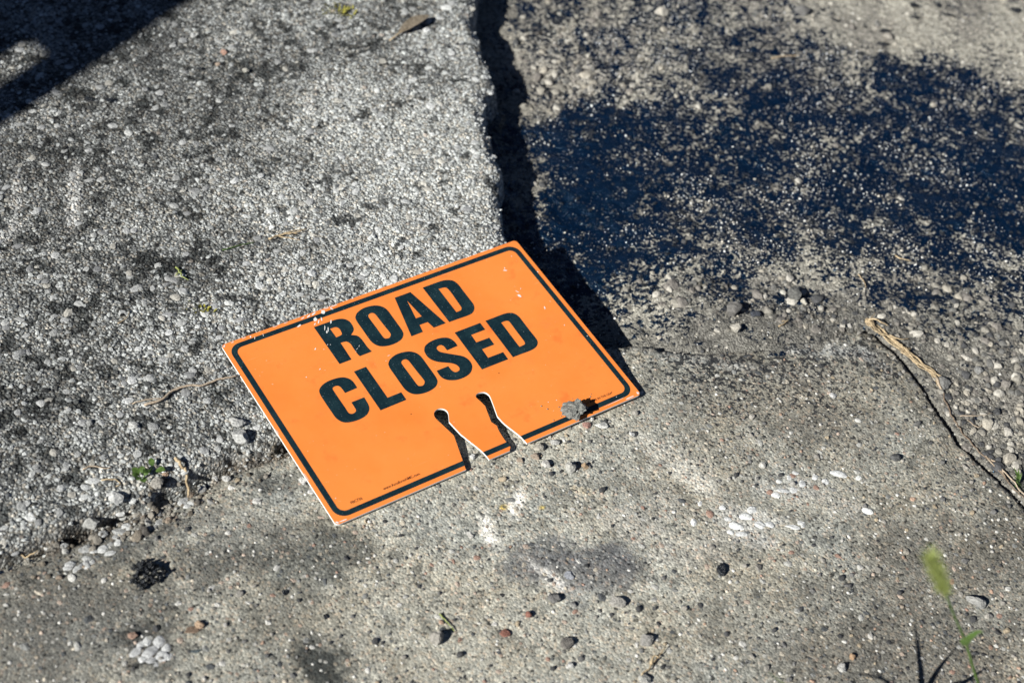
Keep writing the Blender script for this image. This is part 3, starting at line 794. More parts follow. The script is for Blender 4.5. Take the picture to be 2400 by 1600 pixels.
GLYPHS = {
    'R': [[[95.2,222.8,1],[110.1,222.6,0],[121.0,222.4,0],[128.1,219.9,0],[131.9,214.3,0],[131.9,206.7,0],[129.9,201.6,0],[124.7,197.5,1],[129.3,194.3,0],[131.2,190.2,0],[131.7,183.5,0],[131.8,176.0,0],[133.0,169.0,1],[118.9,168.8,1],[118.2,172.8,0],[118.1,180.3,0],[118.3,186.6,0],[117.0,190.4,0],[114.6,192.1,0],[109.8,192.6,1],[109.2,168.6,1],[95.5,168.6,1]],[[109.1,213.8,1],[115.2,213.3,0],[117.6,210.1,0],[117.4,204.8,0],[115.7,201.8,0],[109.3,201.0,1]]],
    'O': [[[141.4,218.1,0],[145.1,221.3,0],[152.6,223.9,0],[160.4,223.9,0],[167.9,221.8,0],[173.1,217.2,0],[175.4,210.5,0],[175.5,200.0,0],[175.5,189.5,0],[175.2,179.8,0],[173.5,174.6,0],[168.8,170.3,0],[161.6,168.3,0],[153.8,168.2,0],[146.4,170.1,0],[141.7,173.9,0],[139.1,180.0,0],[138.7,188.3,0],[138.8,199.1,0],[138.8,210.0,0],[139.8,215.6,0]],[[153.2,212.6,0],[156.0,214.6,0],[159.3,214.2,0],[161.0,211.2,0],[161.4,202.7,0],[161.8,192.7,0],[162.3,183.1,0],[161.3,179.8,0],[158.2,177.4,0],[154.7,178.0,0],[153.1,180.4,0],[152.9,189.2,0],[152.8,199.6,0],[152.6,208.5,0]]],
    'A': [[[190.9,223.0,1],[210.0,223.0,1],[221.8,169.5,1],[207.2,169.5,1],[205.3,178.9,1],[195.5,179.0,1],[193.9,169.4,1],[180.0,169.2,1]],[[200.7,213.9,1],[203.7,188.5,1],[196.7,188.7,1]]],
    'D': [[[225.2,223.0,1],[237.0,223.1,0],[248.6,222.9,0],[255.1,221.4,0],[260.2,217.9,0],[262.5,211.1,0],[262.5,200.7,0],[262.5,188.7,0],[262.4,179.7,0],[260.0,174.0,0],[255.4,170.0,0],[249.2,168.7,0],[237.6,169.0,0],[225.9,169.2,1]],[[239.7,214.1,1],[246.5,213.3,0],[248.9,210.4,0],[249.3,202.8,0],[248.8,191.7,0],[248.4,182.2,0],[247.2,179.4,0],[245.1,178.2,0],[240.0,178.0,1]]],
    'C': [[[96.7,134.1,1],[96.8,142.2,0],[95.4,147.1,0],[92.1,151.0,0],[87.8,153.1,0],[81.6,154.1,0],[74.1,154.1,0],[67.1,152.2,0],[62.3,149.0,0],[60.2,145.4,0],[59.4,140.4,0],[59.2,130.1,0],[59.3,119.2,0],[59.5,110.9,0],[61.2,105.6,0],[63.9,102.1,0],[67.5,100.1,0],[73.4,98.8,0],[81.4,98.6,0],[88.3,100.2,0],[93.0,103.7,0],[95.4,107.5,0],[96.5,112.4,0],[97.0,120.7,1],[82.5,120.6,1],[82.4,115.0,0],[82.0,110.3,0],[80.5,108.5,0],[77.7,107.7,0],[74.9,108.6,0],[73.7,111.4,0],[73.8,117.6,0],[73.7,128.4,0],[73.7,138.5,0],[74.0,143.4,0],[75.7,145.1,0],[78.8,145.3,0],[80.9,144.3,0],[82.1,142.0,0],[82.5,138.4,0],[82.6,133.6,1]]],
    'L': [[[103.8,153.9,1],[117.8,154.1,1],[117.7,110.1,1],[133.5,110.2,1],[133.4,99.6,1],[103.6,99.2,1]]],
    'S': [[[217.0,137.7,1],[217.0,143.5,0],[215.4,148.7,0],[212.6,152.0,0],[208.2,154.0,0],[201.8,155.1,0],[193.5,154.6,0],[186.5,152.1,0],[182.8,148.0,0],[181.3,143.9,0],[181.2,137.7,0],[183.4,132.3,0],[188.2,127.3,0],[195.6,122.7,0],[200.0,119.5,0],[202.6,116.0,0],[203.2,111.9,0],[201.7,109.3,0],[198.7,108.4,0],[196.0,109.1,0],[194.5,111.8,0],[194.0,114.9,0],[194.0,118.7,1],[180.1,118.6,1],[179.7,113.2,0],[180.5,108.1,0],[183.4,103.8,0],[188.5,100.7,0],[194.5,99.0,0],[202.4,99.0,0],[209.9,101.1,0],[215.0,105.8,0],[217.3,110.4,0],[217.6,116.1,0],[216.0,121.2,0],[212.8,125.1,0],[205.9,130.5,0],[199.5,135.6,0],[196.0,139.0,0],[195.1,142.7,0],[196.1,145.1,0],[198.8,146.3,0],[201.7,145.9,0],[203.5,143.6,0],[203.7,140.6,0],[203.8,137.1,1]]],
    'E': [[[223.5,154.5,1],[255.0,154.5,1],[255.0,144.2,1],[237.6,144.2,1],[237.1,133.3,1],[252.9,133.0,1],[252.8,122.7,1],[237.6,122.7,1],[237.2,110.3,1],[255.6,110.1,1],[255.2,99.6,1],[223.2,99.8,1]]],
    'D2': [[[261.6,154.5,1],[274.0,154.5,0],[285.5,154.4,0],[291.3,153.0,0],[295.3,150.2,0],[297.5,144.6,0],[297.6,137.0,0],[297.4,124.0,0],[297.5,111.5,0],[296.4,106.0,0],[293.1,102.2,0],[288.3,100.0,0],[281.2,99.3,0],[271.6,99.6,0],[261.2,99.7,1]],[[275.6,145.2,1],[281.2,145.1,0],[283.9,143.4,0],[284.3,139.6,0],[284.0,128.8,0],[283.9,115.9,0],[283.4,111.2,0],[281.5,109.1,0],[275.1,108.7,1]]],
    'slotL': [[[142.6,1.2,1],[145.5,11.7,0],[153.3,40.4,1],[150.3,55.4,0],[148.1,66.2,0],[148.7,71.2,0],[151.4,74.5,0],[155.5,75.8,0],[159.3,74.8,0],[162.3,71.5,0],[162.4,66.5,0],[157.7,57.0,1],[160.1,38.9,1],[162.6,30.6,0],[168.2,11.2,0],[169.2,0.6,1]]],
    'slotR': [[[193.6,0.6,1],[196.8,4.8,0],[196.0,12.3,0],[196.8,24.9,0],[198.4,31.9,1],[195.8,38.4,1],[201.0,58.3,1],[199.9,65.5,0],[198.6,71.5,0],[200.5,74.6,0],[204.8,75.2,0],[209.5,73.7,0],[211.7,69.9,0],[211.4,64.0,0],[205.2,41.7,1],[206.7,29.8,0],[212.3,11.4,0],[213.6,0.4,1]]],
}
# ------------------------------------------------------------------ the sign
def smooth_loop(pts, steps=5):
    """traced outline in mm; sharp corners stay, the rest runs as a Catmull-Rom curve"""
    n = len(pts); out = []
    P = [np.array(p[:2], float) for p in pts]; S = [p[2] for p in pts]
    for i in range(n):
        a, b = P[i], P[(i + 1) % n]
        out.append(a)
        if S[i] and S[(i + 1) % n]: continue
        p0 = P[i - 1] if not S[i] else 2 * a - b
        p3 = P[(i + 2) % n] if not S[(i + 1) % n] else 2 * b - a
        for k in range(1, steps):
            t = k / steps
            out.append(.5 * ((2 * a) + (-p0 + b) * t + (2 * p0 - 5 * a + 4 * b - p3) * t * t + (-p0 + 3 * a - 3 * b + p3) * t ** 3))
    return [p / 1000 for p in out]
def smooth_open(pts, steps=4):
    q = smooth_loop(pts, steps)
    # drop the closing run
    last = np.array(pts[-1][:2]) / 1000
    for i in range(len(q) - 1, -1, -1):
        if np.linalg.norm(q[i] - last) < 1e-9: return q[:i + 1]
    return q
def flat_mesh(name, loops, z, thick=0.0):
    vs = [p for lp in loops for p in lp]
    tris = tessellate_polygon([[Vector((p[0], p[1], 0)) for p in lp] for lp in loops])
    bm = bmesh.new()
    bv = [bm.verts.new((p[0], p[1], z)) for p in vs]
    for t in tris:
        try:
            f = bm.faces.new([bv[i] for i in t])
        except ValueError:
            continue
    bm.normal_update()
    for f in bm.faces:
        if f.normal.z < 0: f.normal_flip()
    if thick:
        top = list(bm.faces)
        for f in top: f.material_index = 0
        lo = [bm.verts.new((p[0], p[1], z - thick)) for p in vs]
        for t in tris:
            try:
                f = bm.faces.new([lo[i] for i in t]); f.material_index = 1
            except ValueError:
                pass
        o = 0
        for lp in loops:
            m = len(lp)
            for i in range(m):
                j = (i + 1) % m
                f = bm.faces.new([bv[o + i], bv[o + j], lo[o + j], lo[o + i]]); f.material_index = 1
            o += m
        bmesh.ops.recalc_face_normals(bm, faces=bm.faces[:])
    me = bpy.data.meshes.new(name); bm.to_mesh(me); bm.free()
    return me
def round_rect(x0, y0, x1, y1, r, n=8):
    out = []
    for cx, cy, a in ((x1 - r, y0 + r, -90), (x1 - r, y1 - r, 0), (x0 + r, y1 - r, 90), (x0 + r, y0 + r, 180)):
        for k in range(n + 1):
            t = math.radians(a + 90 * k / n); out.append(np.array([cx + r * math.cos(t), cy + r * math.sin(t)]))
    return out

def mat_orange():
    m = NT('orange_print')
    n1 = m.noise(9, 5, .6); n2 = m.noise(45, 4, .6); n3 = m.noise(900, 2)
    c = m.mix(m.rng(n1, .35, .7), (.88, .262, .052), (.84, .222, .038))
    c = m.mix(m.rng(n2, .56, .76, 0, .55), c, (.74, .15, .025))
    c = m.mix(m.rng(m.noise(260, 3, .7), .70, .74, 0, .5), c, (.55, .12, .03))
    c = m.mix(m.rng(m.noise(330, 2), .73, .76, 0, .45), c, (.85, .6, .42))
    c = m.mix(m.rng(m.noise(26, 6, .7), .55, .8, 0, .35), c, (.62, .22, .07))
    mp = m.n('ShaderNodeMapping'); mp.inputs['Scale'].default_value = (30, 900, 1); mp.inputs['Rotation'].default_value = (0, 0, .7)
    m.l(m.tc.outputs['Object'], mp.inputs['Vector'])
    c = m.mix(m.math('MULTIPLY', m.rng(m.noise(1, 2, .5, mp.outputs[0]), .66, .74, 0, .5), m.rng(m.noise(14, 3), .5, .65)), c, (.92, .48, .24))
    return m.done(c, m.rng(n2, .3, .7, .5, .68), m.bump(m.math('ADD', n3, m.noise(20, 3)), .00012, .5), .35)
def mat_ink():
    m = NT('black_print')
    n1 = m.noise(60, 5, .65); n2 = m.noise(420, 4, .7)
    c = m.mix(m.rng(m.math('ADD', m.math('MULTIPLY', n1, .6), m.math('MULTIPLY', n2, .4)), .42, .68), (.003, .016, .024), (.012, .036, .044))
    c = m.mix(m.rng(m.noise(700, 2, .5), .70, .75, 0, .6), c, (.25, .33, .36))
    return m.done(c, .55, m.bump(n2, .0001, .4), .35)
def mat_white():
    m = NT('white_plastic')
    n = m.noise(300, 4)
    return m.done(m.mix(n, (.70, .69, .66), (.86, .85, .83)), .55, None, .4)
M_ORANGE = mat_orange(); M_INK = mat_ink(); M_WHITE = mat_white()
M_SMALL = mat_plain('small_print', (.05, .012, .008), (.10, .02, .012), .6, 300, .00005)

sign = empty('road_sign', (0, 0, 0), label='orange ROAD CLOSED cone top sign lying on the pavement', category='sign')
org = S0 - SZ * ST
sign.matrix_world = Matrix(((SX[0], SY[0], SZ[0], org[0]), (SX[1], SY[1], SZ[1], org[1]), (SX[2], SY[2], SZ[2], org[2]), (0, 0, 0, 1)))
slotL = smooth_open(GLYPHS['slotL'][0]); slotR = smooth_open(GLYPHS['slotR'][0])
def with_slots(y0, close):
    """points along the bottom edge at y0, going round both slots"""
    out = []
    for s in (slotL, slotR):
        run = [p.copy() for p in s]
        def cut(seq):
            k = 0
            while k < len(seq) - 1 and seq[k + 1][1] < y0: k += 1
            a, b = seq[k], seq[k + 1]
            if a[1] < y0:
                t = (y0 - a[1]) / (b[1] - a[1]); return [a + (b - a) * t] + seq[k + 1:]
            return [np.array([a[0], y0])] + seq[k:]
        run = cut(run); run = cut(run[::-1])[::-1]
        out.append(run)
    return out
rr = round_rect(0, 0, SW, SH, .0042)
runs = with_slots(0.0, True)
# outline counter-clockwise: bottom edge left to right with the slots, then round the corners
corner_br = rr[0:9]; corner_tr = rr[9:18]; corner_tl = rr[18:27]; corner_bl = rr[27:36]
outline = runs[0] + runs[1] + corner_br + corner_tr + corner_tl + corner_bl
plate = obj('plate', flat_mesh('plate', [outline], ST, ST), None, sign)
plate.data.materials.append(M_ORANGE); plate.data.materials.append(M_WHITE)
bv_ = plate.modifiers.new('worn_rim', 'BEVEL'); bv_.width = .00035; bv_.segments = 1; bv_.limit_method = 'ANGLE'; bv_.material = 1
# border line: three runs, cut where the slots break it
BO, BI, RO, RI = .0047, .0105, .0125, .0075
def arc(cx, cy, r, a0, a1, n=8):
    return [np.array([cx + r * math.cos(math.radians(a0 + (a1 - a0) * k / n)), cy + r * math.sin(math.radians(a0 + (a1 - a0) * k / n))]) for k in range(n + 1)]
def slot_x(s, y, side):
    """x of the slot's left or right lip at height y (near the bottom)"""
    seq = s if side == 0 else s[::-1]
    for a, b in zip(seq[:-1], seq[1:]):
        if a[1] <= y <= b[1]: return a[0] + (b[0] - a[0]) * (y - a[1]) / (b[1] - a[1])
    return seq[0][0]
W_, H_ = SW, SH
x0o, x0i = slot_x(slotL, BO, 0), slot_x(slotL, BI, 0)
x1o, x1i = slot_x(slotR, BO, 1), slot_x(slotR, BI, 1)
outer = [np.array([x1o, BO])] + arc(W_ - BO - RO, BO + RO, RO, -90, 0) + arc(W_ - BO - RO, H_ - BO - RO, RO, 0, 90) + arc(BO + RO, H_ - BO - RO, RO, 90, 180) + arc(BO + RO, BO + RO, RO, 180, 270) + [np.array([x0o, BO])]
inner = [np.array([x1i, BI])] + arc(W_ - BI - RI, BI + RI, RI, -90, 0) + arc(W_ - BI - RI, H_ - BI - RI, RI, 0, 90) + arc(BI + RI, H_ - BI - RI, RI, 90, 180) + arc(BI + RI, BI + RI, RI, 180, 270) + [np.array([x0i, BI])]
Z1 = ST + .00012
obj('border', flat_mesh('border', [outer + inner[::-1]], Z1), M_INK, sign)
ta, tb = slot_x(slotL, BO, 1), slot_x(slotL, BI, 1); tc_, td = slot_x(slotR, BO, 0), slot_x(slotR, BI, 0)
obj('border', flat_mesh('border_tongue', [[np.array([ta, BO]), np.array([tc_, BO]), np.array([td, BI]), np.array([tb, BI])]], Z1), M_INK, sign)
def shift(loops, dx, dy): return [[(x + dx, y + dy, s) for x, y, s in lp] for lp in loops]
for loops in (GLYPHS['R'], GLYPHS['O'], GLYPHS['A'], GLYPHS['D'], GLYPHS['C'], GLYPHS['L'], shift(GLYPHS['O'], -.2, -69.1), GLYPHS['S'], GLYPHS['E'], GLYPHS['D2']):
    obj('letter', flat_mesh('letter', [smooth_loop(lp) for lp in loops], Z1), M_INK, sign)
def small_text(body, x, y, width, h):
    cu = bpy.data.curves.new('print', 'FONT'); cu.body = body; cu.size = 1.0; cu.resolution_u = 3; cu.offset = .012
    t = bpy.data.objects.new('print', cu); link(t)
    bpy.context.view_layer.update()
    me = bpy.data.meshes.new_from_object(t.evaluated_get(bpy.context.evaluated_depsgraph_get()))
    bpy.data.objects.remove(t)
    co = np.zeros(len(me.vertices) * 3); me.vertices.foreach_get('co', co); co = co.reshape(-1, 3)
    lo, hi = co.min(0), co.max(0)
    sx = width / (hi[0] - lo[0])
    co[:, 0] = x + (co[:, 0] - lo[0]) * sx; co[:, 1] = y + co[:, 1] * (h / .73); co[:, 2] = Z1
    me.vertices.foreach_set('co', co.ravel()); me.update()
    me.materials.clear()
    obj('lettering', me, M_SMALL, sign)
small_text('FBC736', .0242, .0147, .0122, .0030)
small_text('www.AccuformNMC.com', .0592, .0148, .0402, .0031)
small_text('PROUDLY MADE IN THE USA*', .2848, .0140, .0450, .0026)
# chips and scuffs where the print is gone
def chip(x, y, l, w, rot, seed):
    r = random.Random(seed); pts = []
    n = 9
    for k in range(n):
        a = 2 * math.pi * k / n; q = r.uniform(.6, 1.15)
        px, py = l / 2 * math.cos(a) * q, w / 2 * math.sin(a) * q
        c, s = math.cos(math.radians(rot)), math.sin(math.radians(rot))
        pts.append(np.array([x + px * c - py * s, y + px * s + py * c]) / 1000)
    return pts
CHIPS = [(320.2, 207.0, 4.2, 1.8, -30), (321.5, 210, 2.5, .9, 75), (314.1, 169.5, 5.0, 2.6, -70), (315.5, 175, 4.5, .8, -60), (329.9, 142.9, 5.2, 1.1, 65), (335.6, 113.3, 2.2, .7, 60), (321, 177, 2.2, .6, 50),
         (101.5, 231.3, 6.5, 3.2, 62), (113.3, 237.0, 6.0, 3.2, 60), (104.0, 239.2, 7.5, 1.6, 20), (97.5, 238.4, 5.5, 1.6, 25), (91, 238.6, 5.0, 1.2, 15), (82.3, 230.8, 5.0, 1.8, 20), (107.5, 228.8, 5.5, 1.3, 70), (103.0, 227.2, 6.5, 1.2, 55),
         (98.0, 226.0, 4.5, 1.2, 35), (105.0, 217.5, 7.0, .9, 60), (107.0, 214.0, 6.5, 1.0, 62), (104.2, 211.6, 4.0, 1.4, 60), (114.5, 221.8, 5.5, 1.2, 55), (123.5, 237.6, 5.0, 1.2, -70), (128.5, 240.0, 8, .9, 3), (119, 239.9, 5, .8, 0),
         (82.8, 196.5, 3.0, 1.4, 35), (96.7, 196.1, 1.6, .8, 20), (99.4, 194.9, 1.2, .9, 0), (90.5, 192.3, 1.4, .9, 0), (57.6, 167.9, 1.5, 1.0, 0), (74.7, 171.2, 2.6, .9, 30), (31.5, 238.4, 3.2, 1.6, 65), (34.5, 235, 4.5, .7, 60), (25, 239.8, 5, .7, 5),
         (44, 235, 5.0, .6, 75), (12, 239.5, 4, .9, 5), (2.4, 238.2, 4, 1.5, 45), (343, 1.6, 12, 1.3, 1), (353.5, 3.0, 3.2, 2.8, 40), (8, 2.0, 10, 1.3, -4), (2.6, 2.4, 4.0, 1.8, -45), (325, 4.0, 30, .5, 2), (172.5, 99.2, 1, .8, 0), (330, 8.5, 1.8, .6, 70),
         (118.4, 176, 2.0, .4, 40), (121, 178.5, 4.5, .4, 20), (125, 181, 3.5, .4, 50), (14, 27, 1.4, .9, 0), (203, 4, 2.2, .8, 60), (262, 34, 1.2, .9, 0), (271, 32.5, 1.2, .8, 0), (140, 152, 1.6, .6, 20), (146, 157, 3.2, .6, 5), (60, 240.2, 6, .7, 3), (72, 240.1, 5, .8, 2), (150, 240.3, 4, .5, 0),
         (250, 240.3, 3, .5, 0), (338, 222, 1.6, 1.1, 20), (352, 190, 1.2, 2.4, 0), (349.5, 90, 1.0, 1.6, 0), (.9, 120, .7, 9, 2), (1.0, 60, .8, 12, 0)]
bm_done = []
for i, c_ in enumerate(CHIPS):
    cx_, cy_, cl_, cw_, cr_ = c_
    g_ = 1.3 if i < 23 else 1.0
    obj('paint_chip', flat_mesh('paint_chip', [chip(cx_, cy_, cl_ * (1.1 if i < 23 else 1), cw_ * g_, cr_, 300 + i)], Z1 + .0001), M_WHITE, sign)
for i, (x, y) in enumerate(((174.6, 191.5), (128.5, 82.0), (236.5, 88.0))):
    obj('dark_speck', flat_mesh('dark_speck', [chip(x, y, 1.5, 1.2, 0, 500 + i)], Z1), M_SMALL, sign)

# ------------------------------------------------------------------ loose stones and lumps
def rock_mesh(name, seed, r3, sub=3, cuts=9, rough=.12, lump=.0, col=(.3, .3, .3), mat=None, smooth=False):
    V, F = stone_verts(sub, seed, cuts, None, rough)
    if lump:
        rr_ = np.linalg.norm(V, axis=1, keepdims=True); U = V / rr_
        s = np.array([sum(mnoise.noise(Vector(u.tolist()) * fr + Vector((seed * 1.7, k * 9.1, seed * .6))) * a for k, (fr, a) in enumerate(((1.3, .55), (2.9, .5), (6.3, .32), (13.0, .16)))) for u in U])
        V = V * (1 + lump * s[:, None])
    V = V * np.array(r3)
    V[:, 2] -= V[:, 2].min()
    me = mesh_arrays(name, V, F, smooth)
    const_col(me, col); me.materials.append(mat or M_STONE)
    return me
def on_sign(u, v, lift=0.0):
    return S0 + SX * u + SY * v + SZ * (.0003 + lift)
rk = obj('rock', rock_mesh('rock', 19, (.0130, .0118, .0078), 4, 8, .03, .55, (.215, .215, .198)), label='grey crumbly rock resting on the lower right of the sign', category='rock')
rk.location = on_sign(.2800, .0112, -.0016).tolist(); rk.rotation_euler = (.1, -.05, .5)

cr = np.random.default_rng(21); nc = 14
cu, cv = .281 + cr.normal(0, .016, nc), .017 + np.abs(cr.normal(0, .010, nc)) - .006
rr_ = .0006 * cr.lognormal(0, .35, nc)
obj('rock_crumbs', scatter_mesh('rock_crumbs', np.array([on_sign(a, max(b, .004), .0002) for a, b in zip(cu, cv)]), np.stack([rr_, rr_, rr_ * .8], 1), cr.random(nc) * 6, np.tile([.26, .25, .23], (nc, 1)), T_LOOSE), M_STONE,
    label='crumbs fallen from the grey rock on the sign', kind='stuff')

def loose(name, px, py, w, h, col, label, cat='stone', seed=None, flat=.75, lump=.25, mat=None, rot=None, sub=3, sink=.12):
    p = at(px, py, 0.0)
    for _ in range(3):
        zz = float(ground_z(p[0], p[1])[0]); p = at(px, py, zz + h * mpp(p) * .3)
    q = mpp(p); seed = seed or int(px * 7 + py)
    r3 = (w * q / 2 * 1.0, h * q / 2 * 1.1, min(w, h) * q / 2 * flat * 1.1)
    zz = float(ground_z(p[0], p[1])[0])
    o = obj(name, rock_mesh(name, seed, r3, sub, 8, .06, lump, col, mat), label=label, category=cat)
    o.location = (float(p[0]), float(p[1]), zz - r3[2] * 2 * sink)
    o.rotation_euler = (0, 0, random.uniform(-.4, .4) if rot is None else rot)
    return o
GREY, PALE, WHT, DARK, BLK, RED, TAN, BRN = (.24, .235, .22), (.40, .385, .36), (.62, .61, .59), (.10, .10, .10), (.03, .031, .034), (.26, .12, .09), (.40, .32, .22), (.20, .13, .09)
STONES = [
    ('stone', 1023, 1492, 34, 36, (.30, .28, .25), 'tan grey wedge stone casting a dark shadow near the bottom centre', .9),
    ('stone', 1183, 1482, 30, 20, RED, 'crumbled brick red stone left of the dark round stone at the bottom', .5),
    ('stone', 1238, 1440, 17, 17, RED, 'small brick red chip just above the crumbled red stone', .8),
    ('stone', 1331, 1506, 34, 30, (.17, .155, .14), 'dark brown rounded stone right of the crumbled red stone', .6),
    ('stone', 1515, 1498, 42, 30, (.30, .285, .265), 'flat grey stone with a crescent shadow, bottom right of centre', .6),
    ('stone', 1447, 1412, 40, 28, (.36, .34, .31), 'pale angular stone with a dark shadow right of the bluish stain', .75),
    ('stone', 1301, 1400, 32, 26, (.14, .135, .13), 'dark broken stone at the lower rim of the bluish stain', .8),
    ('stone', 1335, 1345, 26, 22, (.30, .31, .34), 'bluish grey square chip in the middle of the bluish stain', .4),
    ('stone', 2286, 1410, 50, 26, (.30, .295, .28), 'grey wedge shaped stone beside the blurred grass seed head', .8),
    ('stone', 2098, 1071, 26, 20, DARK, 'dark rounded pebble on the concrete left of the crack', .8),
    ('stone', 1725, 771, 32, 26, (.42, .39, .34), 'pale round stone at the foot of the dark rubble', .8),
    ('stone', 1952, 926, 20, 14, WHT, 'white pebble alone on the concrete below the straw bundle', .6),
    ('stone', 1375, 995, 20, 16, (.38, .22, .18), 'reddish pebble under the lower right edge of the sign', .7),
    ('stone', 1411, 994, 34, 18, (.58, .57, .54), 'white slanted chip beside the reddish pebble below the sign', .4),
    ('stone', 1481, 1017, 16, 14, WHT, 'white oval pebble right of the slanted white chip', .8),
    ('stone', 1388, 982, 12, 10, WHT, 'tiny white pebble above the slanted white chip', .8),
    ('stone', 1263, 1047, 28, 20, (.37, .34, .29), 'pale tan stone touching the shadow below the right slot', .7),
    ('stone', 1254, 1068, 22, 18, (.30, .24, .19), 'brown pebble just below the pale tan stone by the slot', .7),
    ('stone', 1281, 1086, 26, 20, (.46, .44, .41), 'pale jagged stone below the brown pebble', .6),
    ('stone', 1337, 1096, 30, 26, (.38, .37, .34), 'grey white angular stone left of the orange brown pebble', .8),
    ('stone', 1372, 1092, 20, 16, (.38, .27, .17), 'orange brown pebble with a dark shadow below the sign', .8),
    ('stone', 1301, 1035, 22, 16, (.42, .41, .39), 'small pale chip below the black border line of the sign', .6),
    ('stone', 1108, 1071, 14, 13, WHT, 'white round pebble at the mouth of the left slot', .9),
    ('stone', 1219, 1077, 16, 14, (.34, .27, .21), 'little tan pebble under the tongue between the slots', .5),
    ('stone', 367, 1131, 34, 30, (.30, .28, .25), 'tan grey stone standing beside the small green weed', .9),
    ('stone', 268, 1165, 44, 26, (.48, .475, .46), 'white angular stone in the soil seam left of the weed', .8),
    ('stone', 207, 1203, 50, 34, (.34, .335, .32), 'long grey stone lying in the soil seam, largest there', .8),
    ('stone', 390, 1151, 16, 12, (.36, .25, .18), 'small reddish brown pebble below the green weed', .7),
    ('stone', 505, 1113, 18, 13, (.56, .55, .53), 'white pebble in the grit right of the bent twig', .8),
    ('stone', 530, 1120, 22, 14, (.50, .49, .47), 'pale chip next to the white pebble in the grit', .7),
    ('stone', 710, 1127, 20, 18, (.48, .47, .45), 'pale stone half under the left edge of the sign', .9),
    ('stone', 730, 1151, 18, 16, (.62, .61, .60), 'white stone half under the sign, below the pale one', .5),
    ('stone', 565, 1022, 48, 34, (.42, .415, .40), 'big rough grey block set in the asphalt left of the sign', .8),
    ('stone', 555, 985, 40, 28, (.40, .395, .38), 'rough pale block just above the big grey block', .6),
    ('stone', 313, 996, 30, 20, (.46, .455, .44), 'pale flat stone on the asphalt below the long twig', .5),
    ('stone', 210, 989, 16, 15, (.28, .28, .27), 'round grey pebble on the asphalt left of the pale flat stone', .8),
    ('stone', 525, 122, 18, 14, (.36, .22, .17), 'reddish pebble on the asphalt near the top shadow', .9),
    ('stone', 510, 150, 16, 12, (.36, .28, .22), 'pinkish pebble just below the reddish one near the shadow', .8),
    ('stone', 575, 165, 20, 16, (.44, .42, .37), 'cream pebble with a black shadow near the top left', .9),
    ('stone', 1551, 28, 34, 24, (.42, .39, .34), 'pale stone at the top edge of the tarred road', .8),
    ('stone', 1880, 25, 36, 24, (.15, .145, .14), 'dark stone at the corner of the pale dirt', .9),
    ('stone', 2083, 86, 34, 20, (.34, .31, .27), 'pale brown stone between two black crumbs on the dirt', .8),
    ('stone', 2214, 893, 34, 36, (.20, .195, .185), 'grey flat stone wedged in the crack below the straw', .4),
    ('stone', 2292, 869, 24, 22, (.26, .255, .245), 'round grey stone in the gravel right of the crack', .7),
    ('stone', 1852, 650, 18, 22, (.48, .45, .40), 'cream chip on the rim of the tar above the rubble', .8),
    ('stone', 1836, 686, 18, 14, (.46, .44, .39), 'cream pebble in the dark rubble', .8),
    ('stone', 1862, 690, 34, 32, (.13, .128, .12), 'dark rough lump in the rubble right of the cream pebble', .9),
    ('stone', 1720, 727, 46, 34, (.17, .16, .15), 'craggy dark lump above the pale round stone', .9),
    ('stone', 1885, 707, 18, 18, (.44, .41, .35), 'tan pebble at the right of the dark rubble', .8),
    ('stone', 1926, 724, 16, 16, (.42, .39, .34), 'pale pebble at the right end of the rubble', .8),
    ('stone', 1770, 735, 26, 20, (.06, .065, .08), 'black bluish stone beside the craggy lump', .7),
    ('stone', 2124, 1292, 16, 14, (.36, .33, .28), 'cream pebble with a dark mate above the grass head', .7),
    ('stone', 2114, 1420, 10, 10, (.36, .3, .24), 'tiny tan pebble left of the grey wedge stone', .8),
    ('stone', 1998, 1536, 14, 18, (.36, .24, .15), 'orange brown pebble near the bottom right grass shadow', .8),
    ('stone', 1975, 1565, 24, 20, (.42, .41, .39), 'pale stone with a black shadow at the bottom, right of centre', .8),
    ('stone', 1338, 1557, 16, 14, (.50, .49, .47), 'white pebble at the very bottom centre', .8),
    ('stone', 1510, 1590, 30, 24, (.40, .39, .36), 'pale stone cut by the bottom edge of the photo', .8),
    ('stone', 1605, 1425, 14, 12, (.34, .31, .27), 'small tan pebble far right of the pale angular stone', .8),
    ('stone', 447, 1474, 36, 18, (.20, .14, .10), 'brown leaf shaped stone above the round white stone patch', .35),
    ('stone', 470, 1462, 26, 20, (.40, .28, .19), 'orange tan stone leaning on the brown leaf shaped one', .6),
    ('stone', 312, 1488, 24, 18, (.32, .21, .16), 'reddish stone at the upper rim of the round white stone patch', .6),
    ('stone', 460, 1524, 28, 9, (.10, .12, .13), 'thin dark slate chip right of the round white stone patch', .5),
]
for (nm, px, py, w, h, c_, lb, fl) in STONES:
    loose(nm, px, py, w, h, c_, lb, flat=fl)
def black_crumb(px, py, w, h, label, lump=.5, flat=.6):
    return loose('tar_crumb', px, py, w, h, BLK, label, 'crumb', None, flat, lump, M_TAR, sub=3)
